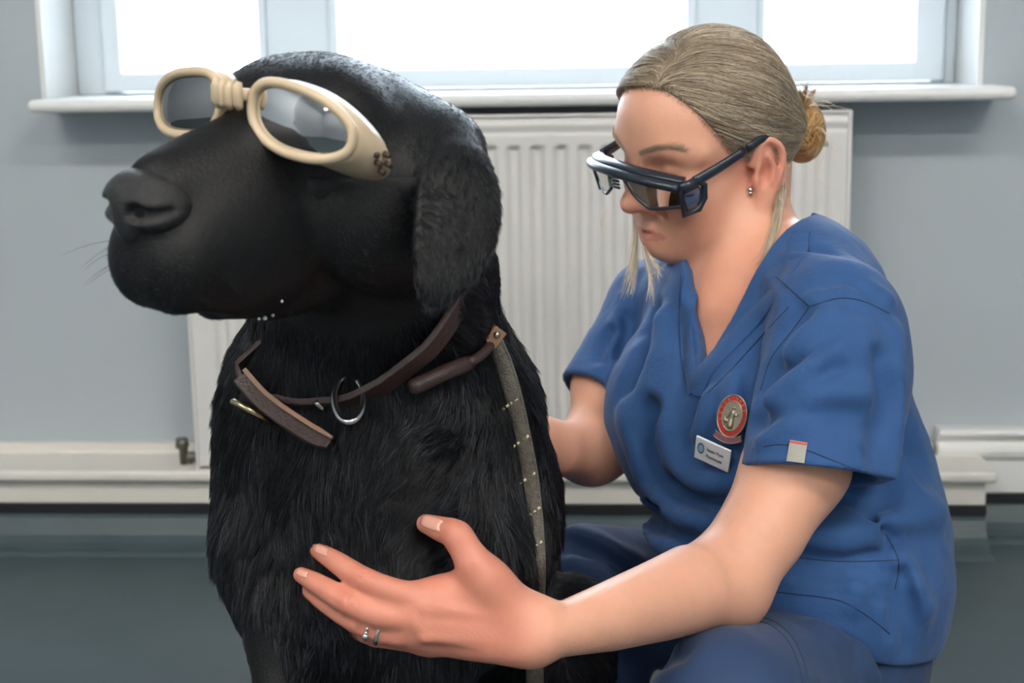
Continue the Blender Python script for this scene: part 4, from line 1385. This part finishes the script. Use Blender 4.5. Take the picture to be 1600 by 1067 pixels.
def hair_flow(l):
    """combing direction in head coordinates"""
    d = BUN + np.array((.02, 0, .0)) - l
    d /= np.linalg.norm(d, axis=1)[:, None]
    # hair left of the parting sweeps across to the far side before going back
    side = sstep(.028, .012, l[:, 1]) * sstep(.02, .06, l[:, 0])
    fr = np.array((.05, -1.0, -.25)); fr = fr / np.linalg.norm(fr)
    d = d * (1 - .8 * side)[:, None] + fr * (.8 * side)[:, None]
    near_ = sstep(.028, .05, l[:, 1]) * sstep(.01, .07, l[:, 0])
    d = d + near_[:, None] * np.array((-.3, .25, -.35))
    return d / np.linalg.norm(d, axis=1)[:, None]
hs_free = Sculpt(); hs_free.pr = [q for q in hs.pr if q[0] == 'u']
def surf(p, off):
    """pull points onto the hair volume's surface"""
    e_ = .0015
    g = np.stack([hs_free.eval(p + np.eye(3)[i] * e_) - hs_free.eval(p - np.eye(3)[i] * e_) for i in range(3)], 1)
    g /= np.linalg.norm(g, axis=1)[:, None] + 1e-9
    return p + g * (off - hs_free.eval(p))[:, None], g
def grow_hair(n, steps, step):
    def w_(c, nn): return np.where((nn * unit_rows(CAMP - c)).sum(1) > -.3, 1.0, .3)
    p, nn = scatter(HV, HQ, HN, n, w_)
    ok = hairline_fn(np.ascontiguousarray(p.T.astype(np.float32))) > .0005
    p = p[ok]; n = len(p)
    off0 = rng.uniform(-.0005, .0022, n)
    pts = []
    bias = rng.normal(size=(n, 3)) * .06
    for i in range(steps):
        p, g = surf(p, off0 + .0012 * math.sin(math.pi * i / (steps - 1)))
        pts.append(p.copy())
        l = wloc(p)
        d = hair_flow(l) + bias + np.stack([vnoise(l, 60, 31), vnoise(l, 60, 32), vnoise(l, 60, 33)], 1) * .12
        d = d @ WH.T
        d = d - g * (d * g).sum(1)[:, None]
        far = np.clip(np.linalg.norm(l - BUN, axis=1) / .05, .15, 1)
        p = p + unit_rows(d) * (step * far)[:, None]
    pts = np.stack(pts, 1)
    hl = hairline_fn(np.ascontiguousarray(np.moveaxis(pts, -1, 0).astype(np.float32)))
    ok = (hl.min(1) > -.003); pts = pts[ok]; n = len(pts)
    clump = .5 + .5 * vnoise(wloc(pts[:, 0]), 120, 41)
    return pts, np.clip(.15 + .5 * clump + rng.normal(size=n) * .22, 0, 1)
hp_, hr_ = grow_hair(17000, 9, .0085)
hair_obj('hair_strands', hp_, np.array([.00012, .0002, .00022, .00022, .0002, .0002, .00018, .00014, .00006]), M['hair'], hair, hr_)
# fine hairs growing over the hairline
p, nn = scatter(HV, HQ, HN, 26000, lambda c_, n_: np.ones(len(c_)))
hl = hairline_fn(np.ascontiguousarray(p.T.astype(np.float32)))
p = p[(hl > .0) & (hl < .013) & (np.abs(hs_free.eval(p)) < .0012)][:3200]
if len(p):
    dw = hair_flow(wloc(p)) @ WH.T
    dn = WH @ np.array((.35, 0, -1.0))
    root = p + dn * rng.uniform(.002, .009, (len(p), 1)) + rng.normal(size=p.shape) * .0008
    rt = []
    for q in root:
        l_, n_, _, _ = skin_bvh.find_nearest(Vector(q)); rt.append(np.array(l_))
    rt = np.array(rt)
    s1, g1 = surf(p + dw * .003, np.full(len(p), .0012)); s2, g2 = surf(p + dw * .012, np.full(len(p), .0014)); s3, g3 = surf(p + dw * .022, np.full(len(p), .0004))
    bh = np.stack([rt, (rt + s1) / 2 + g1 * .0008, s1, s2, s3], 1)
    hair_obj('hairline_strands', bh, np.array([.00010, .00018, .00022, .0002, .00006]), M['hair'], hair, np.clip(rng.normal(.55, .22, len(p)), 0, 1))
# bun: coiled lump of strands
BC = wl(-.098, .022, -.008)
bs = Sculpt(); BR = np.array((.024, .025, .034)) * WS
bs.ell(BC, BR, WH, .01); bs.ell(wl(-.078, .018, .008), np.array((.018, .018, .020)) * WS, WH, .02)
bv_, bq_ = bs.mesh(.0024, 1)
bun = quad_mesh('bun', bv_, bq_, material('bun_under_layer', srgb(140, 104, 64), .6, var=.4, var_scale=60), hair)
bn_ = normals_of(bv_, bq_)
p, nn = scatter(bv_, bq_, bn_, 2600, lambda c, n: np.ones(len(c)))
l = wloc(p) - wloc(BC)
T = np.cross(unit_rows(l), np.array((.25, 1.0, .1)))          # wound round the bun's axis
T = unit_rows(T + rng.normal(size=T.shape) * .16) @ WH.T
pts = []
for i in range(7):
    pts.append(p + nn * .0012)
    p = p + T * .005
    e_ = .0015
    for _ in range(2):
        g = unit_rows(np.stack([bs.eval(p + np.eye(3)[k] * e_) - bs.eval(p - np.eye(3)[k] * e_) for k in range(3)], 1))
        p = p - g * (bs.eval(p))[:, None]
    nn = g
    T = unit_rows(T - g * (T * g).sum(1)[:, None])
pts = np.stack(pts, 1)
hair_obj('bun_strands', pts, np.array([.0001, .0004, .0005, .0005, .00045, .0003, .00006]), M['bun'], bun, np.clip(.5 + .45 * vnoise(wloc(pts[:, 0]), 160, 77) + rng.normal(0, .25, len(pts)), 0, 1))
# spiky ends above the bun, stray hairs, locks falling by the face and behind the ear
def locks(name, paths, spread, count, r, mat, seed, shade=(.6, .25), flare=1.0):
    g_ = np.random.default_rng(seed); out = []
    for path in paths:
        q = catmull(np.array(path, float), 12)
        for _ in range(count):
            o0 = g_.normal(size=3) * spread * np.array((1, 1, .004 / spread * 1e-0 if False else 1))
            o1 = g_.normal(size=3) * spread * flare
            wv = g_.normal(size=3) * spread * .6
            t = np.linspace(0, 1, 12)
            off = np.outer(1 - t, o0) * .5 + np.outer(t ** 2, o1) + np.outer(np.sin(t * math.pi * g_.uniform(1, 2)), wv)
            cut = g_.uniform(.75, 1.0)
            pix = q[:, :2] + off[:, :2]; zc = q[:, 2] + off[:, 2] * .0006
            if name == 'nape_lock':
                zc = np.array([min(c, proj(hit(skin_bvh, a, b)[0])[2] - .003) if b > 305 else c for (a, b), c in zip(pix, zc)])
            pw = np.array([P(a, b, c) for (a, b), c in zip(pix, zc)])
            m_ = catmull(pw[:max(4, int(12 * cut))], 10)
            out.append(m_)
    out = np.array(out)
    return hair_obj(name, out, r * np.array([1, 1, 1, 1, 1, 1, 1, .9, .7, .3]), mat, hair, np.clip(np.random.default_rng(seed).normal(shade[0], shade[1], len(out)), 0, 1))
locks('loose_lock', [[(990, 325, 1.475), (992, 370, 1.47), (985, 420, 1.462), (972, 468, 1.455)], [(992, 330, 1.475), (996, 380, 1.468), (990, 430, 1.46), (978, 475, 1.455)],
                     [(1006, 385, 1.45), (1014, 415, 1.44), (1016, 445, 1.435), (1015, 478, 1.43)], [(1008, 390, 1.45), (1022, 412, 1.44), (1028, 425, 1.435), (1032, 440, 1.43)]], 3.0, 26, .00024, M['hair'], 3, (.8, .2), 2.4)
locks('nape_lock', [[(1220, 225, 1.44), (1219, 262, 1.435), (1217, 300, 1.415), (1212, 345, 1.40), (1196, 400, 1.39), (1172, 425, 1.38)], [(1224, 260, 1.435), (1222, 300, 1.42), (1214, 350, 1.405), (1200, 390, 1.395)]], 4.0, 60, .00022, M['hair'], 5, (.65, .2), 1.4)
locks('bun_tuft', [[(1252, 165, 1.45), (1258, 145, 1.45), (1262, 128, 1.45)], [(1256, 168, 1.45), (1268, 150, 1.45), (1276, 134, 1.45)], [(1250, 165, 1.45), (1250, 150, 1.45), (1249, 138, 1.45)]], 3.0, 40, .00022, M['bun'], 6, (.3, .2), 1.2)
locks('stray_hair', [[(1000, 90, 1.46), (985, 110, 1.46), (968, 140, 1.45)], [(1265, 165, 1.45), (1295, 160, 1.45), (1318, 175, 1.45)], [(1285, 200, 1.45), (1302, 230, 1.45), (1306, 270, 1.45)], [(1285, 240, 1.45), (1270, 275, 1.45), (1285, 310, 1.45)],
                     [(950, 330, 1.47), (940, 355, 1.47), (972, 375, 1.465)], [(1075, 170, 1.37), (1095, 190, 1.37), (1110, 215, 1.37)], [(1080, 160, 1.37), (1100, 195, 1.37), (1140, 215, 1.37)], [(1240, 120, 1.44), (1262, 150, 1.44), (1290, 150, 1.44)]], 5.0, 6, .00017, M['hair'], 8, (.9, .1), 2.0)
# eyebrow hairs and lashes
eb = []
for s_ in (1, -1):
    bl = catmull([(.094, .010, .0245), (.0925, .020, .0295), (.088, .030, .0325), (.081, .041, .0335), (.073, .050, .0300)], 60)
    for q in bl:
        for _ in range(5):
            o0 = q + rng.normal(size=3) * np.array((.0, .0015, .0016)); w0 = wl(o0[0] + .02, o0[1] * s_ * 1.25, o0[2])
            dd = Vector(wl(o0[0] - .02, o0[1] * s_ * .75, o0[2]) - w0).normalized()
            l_, n_, _, _ = skin_bvh.ray_cast(Vector(w0), dd)
            if l_ is None: continue
            r0_ = np.array(l_); d_ = unit(WH @ np.array((-.35, .8 * s_, .35 + rng.normal() * .2))); n_ = np.array(n_)
            tt = np.linspace(0, 1, 4)[:, None]
            eb.append(r0_ + (d_ - n_ * (d_ @ n_)) * .0075 * tt + n_ * .0012 * np.sin(tt * 2.6))
hair_obj('eyebrow', np.array(eb), np.array([.0001, .0001, .00008, .00003]), M['hair'], body, rng.uniform(.1, .7, len(eb)))
el_ = []
for s_ in (1, -1):
    for t in np.linspace(0, 1, 26):
        q = np.array((.0855 - .006 * abs(t - .35), .019 + .027 * t, -.0005)); r0_ = wl(q[0], q[1] * s_, q[2])
        d_ = WH @ np.array((.7, .35 * s_ * (t - .2), -.75)); tt = np.linspace(0, 1, 4)[:, None]
        el_.append(r0_ + d_ * .007 * tt + WH[:, 2] * .002 * tt ** 2)
hair_obj('eyelash', np.array(el_), np.array([.00012, .0001, .00008, .00003]), M['coat'], body, np.full(len(el_), .1))
# fingernails
M['nail'] = material('fingernail', srgb(224, 164, 146), .28, spec=.5, coat=.25)
def nail(c0, c1, wpx):
    """thin curved plate lying on a fingertip; c0 = cuticle, c1 = tip (px, py)"""
    c0, c1 = np.array(c0, float), np.array(c1, float); d = c1 - c0; w = np.array((-d[1], d[0])) / np.linalg.norm(d)
    V, Fc = [], []
    nu, nv2 = 7, 7
    for i in range(nu):
        for j in range(nv2):
            u, v = i / (nu - 1), j / (nv2 - 1) * 2 - 1
            wid = wpx * (1 - .25 * (2 * u - 1) ** 4) * math.sqrt(max(0, 1 - .35 * u ** 4))
            px_ = c0 + d * (u - .12 * v * v * (u < .3)) + w * v * wid
            h_, n_ = hit(skin_bvh, px_[0], px_[1], .0004, HZ)
            V.append(h_)
    for i in range(nu - 1):
        for j in range(nv2 - 1):
            Fc.append((i * nv2 + j, i * nv2 + j + 1, (i + 1) * nv2 + j + 1, (i + 1) * nv2 + j))
    o = mesh_obj('fingernail', V, Fc, M['nail'], body)
    m_ = o.modifiers.new('s', 'SOLIDIFY'); m_.thickness = .0006; m_.offset = 1
nail((688, 822), (659, 812), 10)
nail((512, 864), (493, 856), 6.5)
nail((480, 899), (465, 893), 5.0)

# ------------------------------------------------------------------ safety glasses
M['frame'] = material('navy_black_plastic', srgb(34, 42, 54), .30, spec=.5, var=.1, var_scale=40)
M['lens2'] = glass_mat('olive_laser_lens', (.26, .29, .17, 1), .40)
gl = tag(empty('safety_glasses', wl(.1, 0, 0)), 'dark wraparound laser safety glasses with greenish lenses on the face', 'glasses')
def wg(x, y, z): return wl(x - .001, y, z + .0085)
def gx(y): return .1300 - .024 * (abs(y) / .074) ** 2.2
GZ = -.001
ys = np.linspace(-.074, .074, 29)
top_pts = np.array([wg(gx(y), y, GZ - .010 * (abs(y) / .074) ** 2 + .004) for y in ys])
tube('brow_bar', top_pts, .0048 * WS, M['frame'], gl, sides=12, up=WH[:, 2], flat=1.3)
tops = np.array([wg(gx(y) - .008, y * .985, GZ - .010 * (abs(y) / .074) ** 2 + .0085) for y in ys])
tube('visor_edge', tops, .0036 * WS, M['frame'], gl, sides=8, up=WH[:, 2], flat=2.0)
def lens_pt(u, v, s_):
    y = .013 + .0575 * u
    zt = GZ - .010 * (y / .074) ** 2
    zbm = -.012 - .020 * min(1, (u / .42)) ** .7 + .004 * max(0, u - .55) / .45
    z = zt + (zbm - zt) * v
    return wg(gx(y) - .001 - .006 * v, y * s_, z)
for s_ in (1, -1):
    n_ = 15
    V = [lens_pt(i / (n_ - 1), j / 8, s_) for i in range(n_) for j in range(9)]
    Fc = [(i * 9 + j, i * 9 + j + 1, (i + 1) * 9 + j + 1, (i + 1) * 9 + j) for i in range(n_ - 1) for j in range(8)]
    ln_ = mesh_obj('lens', V, Fc, M['lens2'], gl)
    low = np.array([lens_pt(0, v, s_) for v in (0, .5)] + [lens_pt(u, 1, s_) for u in np.linspace(.0, 1, 16)] + [lens_pt(1, v, s_) for v in (.7, .35, 0)])
    tube('lens_rim', catmull(low, 40), .0019 * WS, M['frame'], gl, sides=8)
    # side shield with its own window
    q = [(.1055, .0745, -.010), (.086, .0790, -.005), (.079, .0790, -.011), (.080, .0785, -.024), (.087, .0770, -.034), (.1010, .0720, -.037)]
    qs = np.array([wg(a, b * s_, c) for a, b, c in q])
    sh = tube('shield_frame', np.array(qs), .0030 * WS, M['frame'], gl, sides=8, closed=True, flat=1.2)
    w_in = [(.1030, .0752, -.014), (.0865, .0790, -.010), (.0835, .0790, -.016), (.0860, .0780, -.026), (.0990, .0738, -.032)]
    ws_ = [wg(a, b * s_, c) for a, b, c in w_in]
    mesh_obj('shield_window', ws_, [(0, 1, 2, 3, 4)], M['lens2'], sh, smooth=False)
    ri = np.array(ws_); tube('window_rim', np.vstack([ri, ri[:1]])[:-1], .0014 * WS, M['frame'], sh, sides=8, closed=True)
    lower = np.array([wg(a, b * s_, c) for a, b, c in ((.060, .0788, -.028), (.074, .0765, -.040), (.0925, .0715, -.042))])
    # temple arm in two lengths with a joint between
    arm = [(.090, .0785, -.005), (.060, .0800, .001), (.030, .0810, .008), (.006, .0805, .0135), (-.012, .077, .012)]
    ap_ = catmull(np.array([wg(a, b * s_, c) for a, b, c in arm]), 24)
    ta = tube('temple_arm', ap_[:13], np.linspace(.0062, .0048, 13) * WS, M['frame'], gl, sides=10, up=WH[:, 2], flat=.55)
    tube('temple_tip', ap_[13:], np.linspace(.0048, .0040, 11) * WS, M['frame'], ta, sides=10, up=WH[:, 2], flat=.55)
for s_ in (1, -1):
    tube('hinge', [wg(.1075, .0735 * s_, -.0085), wg(.098, .0770 * s_, -.0070), wg(.088, .0788 * s_, -.0050)], np.array((.0050, .0056, .0056)) * WS, M['frame'], gl, sides=10, up=WH[:, 2], flat=.7)
for k in range(4):
    zz_ = -.003 - k * .0035
    tube('nose_rib', [wg(.1290, -.006, zz_), wg(.1305, 0, zz_ + .0006), wg(.1290, .006, zz_)], .0013, M['frame'], gl, sides=6)

# ------------------------------------------------------------------ earring and finger rings
er = tag(empty('earring', wl(.004, .083, -.042)), 'small round silver stud earring in the left ear lobe', 'earring')
def ball(name, c, r, mat, parent, seg=12):
    bm = bmesh.new(); bmesh.ops.create_uvsphere(bm, u_segments=seg, v_segments=seg // 2 + 1, radius=r, matrix=Matrix.Translation(Vector(c)))
    return bm_obj(name, bm, mat, parent, smooth=True)
eq, en = hit(skin_bvh, 1174, 297, .0015)
ball('stud', eq, .0034, M['steel'], er)
tube('drop', [eq - CU * .001, eq - CU * .0052], [.0022, .0024], M['steel'], er, sides=8)
c = FING['ring']
r0, r1 = P(*c[1][:3]), P(*c[2][:3])
for (t, nm, lab) in ((.22, 'wedding_ring', 'plain silver band on the ring finger, nearest the knuckle'), (.55, 'engagement_ring', 'silver ring with raised stones on the ring finger')):
    cen = r0 * (1 - t) + r1 * t; ax = unit(r1 - r0); rr2 = px2m(c[1][3] * (1 - t) + c[2][3] * t, HZ) + .0006
    n1 = unit(-CF - ax * (-CF @ ax)); n2 = np.cross(ax, n1)
    ringo = tag(empty(nm, cen), lab, 'ring')
    pts = np.array([cen + rr2 * (math.cos(a) * n1 + math.sin(a) * n2) for a in np.linspace(0, 2 * math.pi, 33)[:-1]])
    tube('band', pts, .0016, M['steel'], ringo, sides=8, closed=True, flat=1.3)
    if nm == 'engagement_ring':
        for k, a in enumerate(np.linspace(-.9, .9, 7)):
            ball('stone', cen + (rr2 + .0014) * (math.cos(a) * n1 + math.sin(a) * n2), .0015 if k != 1 else .0026, M['steel'], ringo, 8)

# ------------------------------------------------------------------ badges and label on the top
def top_hit(px, py, off=.0): return hit(top_bvh, px, py, off)
M['badge'] = material('white_badge_plastic', srgb(232, 234, 238), .3)
M['ink'] = material('dark_print', srgb(44, 48, 56), .6)
M['inkblue'] = material('blue_print', srgb(60, 96, 138), .5)
M['inkpale'] = material('pale_blue_print', srgb(150, 182, 205), .5)
def text_obj(name, body_, size, mat, parent, origin, ex, ey, ez, align='LEFT', extrude=.0001):
    cu = bpy.data.curves.new(name, 'FONT'); cu.body = body_; cu.size = size; cu.align_x = align; cu.extrude = extrude
    o = bpy.data.objects.new(name, cu); cu.materials.append(mat)
    mw = Matrix((Vector((*ex, 0)), Vector((*ey, 0)), Vector((*ez, 0)), Vector((0, 0, 0, 1)))).transposed()
    mw.translation = Vector(origin)
    me = bpy.data.meshes.new_from_object(o)
    bpy.data.objects.remove(o)
    me.transform(mw)
    me.materials.clear(); me.materials.append(mat)
    return link(bpy.data.objects.new(name, me), parent)
# name badge: white plate, corners at these pixels
ex = unit(.90 * CR - .40 * CU - .55 * CF); ey = unit(CU - .70 * CF); ey = unit(ey - ex * (ex @ ey)); ez = np.cross(ex, ey)
BW, BH = .0350, .0245
cpx = [(1087, 682), (1136, 703), (1138, 739), (1090, 717)]
cof = [-ex * BW / 2 + ey * BH / 2, ex * BW / 2 + ey * BH / 2, ex * BW / 2 - ey * BH / 2, -ex * BW / 2 - ey * BH / 2]
zmid = min(proj(top_hit(*q)[0])[2] - o_ @ CF for q, o_ in zip(cpx + [(1112, 710)], cof + [np.zeros(3)])) - .002
bc = P(1112.5, 710, zmid)
c4 = [bc + o_ for o_ in cof]
nb = tag(empty('name_badge', c4[3]), 'white rectangular name badge with a round blue logo on the chest', 'badge')
bm = bmesh.new()
vv = [bm.verts.new(Vector(c4[3] + ex * a * BW + ey * b * BH + ez * cc_)) for cc_ in (-.0022, 0) for a, b in ((0, 0), (1, 0), (1, 1), (0, 1))]
for f in ((3, 2, 1, 0), (4, 5, 6, 7), (0, 1, 5, 4), (1, 2, 6, 5), (2, 3, 7, 6), (3, 0, 4, 7)): bm.faces.new([vv[i] for i in f])
bm_obj('plate', bm, M['badge'], nb, bevel=.0006)
def disc(name, c, r, ax, mat, parent, th=.0003, ry=None, ey_=None):
    e_y = ey_ if ey_ is not None else ey
    ex_ = np.cross(e_y, ax); ry = ry or r
    V = [c + ax * th + (ex_ * math.cos(a) * r + e_y * math.sin(a) * ry) for a in np.linspace(0, 2 * math.pi, 25)[:-1]] + [c + (ex_ * math.cos(a) * r + e_y * math.sin(a) * ry) for a in np.linspace(0, 2 * math.pi, 25)[:-1]]
    Fc = [tuple(range(24))] + [(i, 24 + i, 24 + (i + 1) % 24, (i + 1) % 24) for i in range(24)]
    return mesh_obj(name, V, Fc, mat, parent, smooth=False)
lc = c4[3] + ex * BW * .17 + ey * BH * .56
lg = disc('logo', lc, BW * .10, ez, M['inkblue'], nb, .0003, BH * .24)
disc('logo_centre', lc + ez * .0003, BW * .072, ez, M['inkpale'], lg, .0002, BH * .17)
text_obj('name_line', 'Natasha Wyard', .0050, M['ink'], nb, c4[3] + ex * BW * .34 + ey * BH * .56 + ez * .0002, ex * .52, ey, ez)
text_obj('job_line', 'Physiotherapist', .0050, M['ink'], nb, c4[3] + ex * BW * .34 + ey * BH * .27 + ez * .0002, ex * .52, ey, ez)
# oval enamel badge
M['pewter'] = material('pewter_relief', srgb(176, 166, 148), .35, metal=.8, var=.25, var_scale=300)
M['enamel'] = material('red_enamel', srgb(168, 48, 44), .25)
M['enamel2'] = material('dull_red_enamel', srgb(120, 74, 84), .3)
ob_c, ob_n = top_hit(1143, 652, .004)
ob = tag(empty('oval_badge', ob_c), 'oval pewter pin badge with a red enamel ring on the chest', 'badge')
oz = unit(-CF * .8 - .45 * CR + .1 * CU); oy = unit(CU + .20 * CR - oz * ((CU + .20 * CR) @ oz)); ox = np.cross(oy, oz)
ob_c = P(1144, 650, proj(ob_c)[2] - .004)
disc('backing', ob_c - oz * .0016, .0138, oz, M['pewter'], ob, .0016, .0190, oy)
e1_ = disc('enamel_ring', ob_c, .0130, oz, M['enamel'], ob, .0004, .0180, oy)
disc('centre_plate', ob_c + oz * .0004, .0090, oz, M['pewter'], ob, .0005, .0132, oy)
for rr3, rz3, th in ((.0134, .0185, .0007), (.0090, .0132, .0006)):
    tube('beading', np.array([ob_c + oz * .0005 + ox * math.cos(a) * rr3 + oy * math.sin(a) * rz3 for a in np.linspace(0, 2 * math.pi, 41)[:-1]]), th, M['pewter'], ob, sides=6, closed=True)
# small standing figure in relief with an animal at its side
fg = Sculpt()
def fp2(x, y, z=.001): return ob_c + ox * x + oy * y + oz * (z + .0006)
fg.chain([fp2(.0005, -.0085), fp2(.0005, -.002), fp2(.001, .003)], [.0030, .0022, .0022], .002)
fg.ell(fp2(.001, .0072), (.0017, .0017, .0017), None, .001)
fg.chain([fp2(.001, .004), fp2(.0045, .001), fp2(.006, .003)], [.0011, .001, .0008], .001)
fg.chain([fp2(0, .004), fp2(-.003, .0), fp2(-.0045, -.002)], [.0011, .001, .0008], .001)
fg.chain([fp2(-.0055, -.0045), fp2(-.003, -.005)], [.0014, .0014], .001); fg.ell(fp2(-.006, -.0025), (.0012,) * 3, None, .001)
fg.chain([fp2(-.0055, -.0045), fp2(-.0055, -.0085)], [.0007, .0006], .001); fg.chain([fp2(-.003, -.005), fp2(-.003, -.009)], [.0007, .0006], .001)
fv, fq = fg.mesh(.0004, 1)
quad_mesh('relief_figure', fv, fq, M['pewter'], ob)
# lettering round the enamel ring
word = 'VETERINARY'
for i, chx in enumerate(word):
    a = math.radians(196 - i * 19)
    pos = ob_c + ox * math.cos(a) * .0110 + oy * math.sin(a) * .0157 + oz * .0006
    rad_ = unit(ox * math.cos(a) / .0110 + oy * math.sin(a) / .0157); tg = unit(np.cross(rad_, oz))
    text_obj('letter', chx, .0036, M['pewter'], e1_, pos - rad_ * .0013, tg, rad_, oz, 'CENTER')
# ribbon scroll below
sc_ = np.array([ob_c + ox * x + oy * (-.0185 - .0030 * (1 - (x / .011) ** 2)) + oz * .0002 for x in np.linspace(-.0125, .0125, 15)])
scr = ribbon('scroll', sc_, oz, .0052, .0016, M['enamel2'], ob)
for sg in (-1, 1):
    tube('scroll_edge', sc_ + oy * .0026 * sg + oz * .0008, .0005, M['pewter'], scr, sides=6)
# woven label on the sleeve hem
M['label'] = material('grey_woven_label', srgb(166, 164, 154), .7, bump=.4, bump_scale=900)
M['redstitch'] = material('red_stitching', srgb(214, 74, 62), .6)
l0, ln0 = top_hit(1247, 700, .0015); l1, ln1 = top_hit(1243, 722, .0015)
lt0 = top_hit(1249, 691, .002)[0]; lt1 = l1 + (l1 - lt0) * .02
slab = ribbon('sleeve_label', catmull([lt0, l0, l1], 7), unit(ln0 + ln1), .0145, .0012, M['label'], top)
ribbon('label_stripe', catmull([lt0 + (l0 - lt0) * .12 + ln0 * .0009, lt0 + (l0 - lt0) * .45 + ln0 * .0009], 3), ln0, .0143, .0008, M['redstitch'], slab)
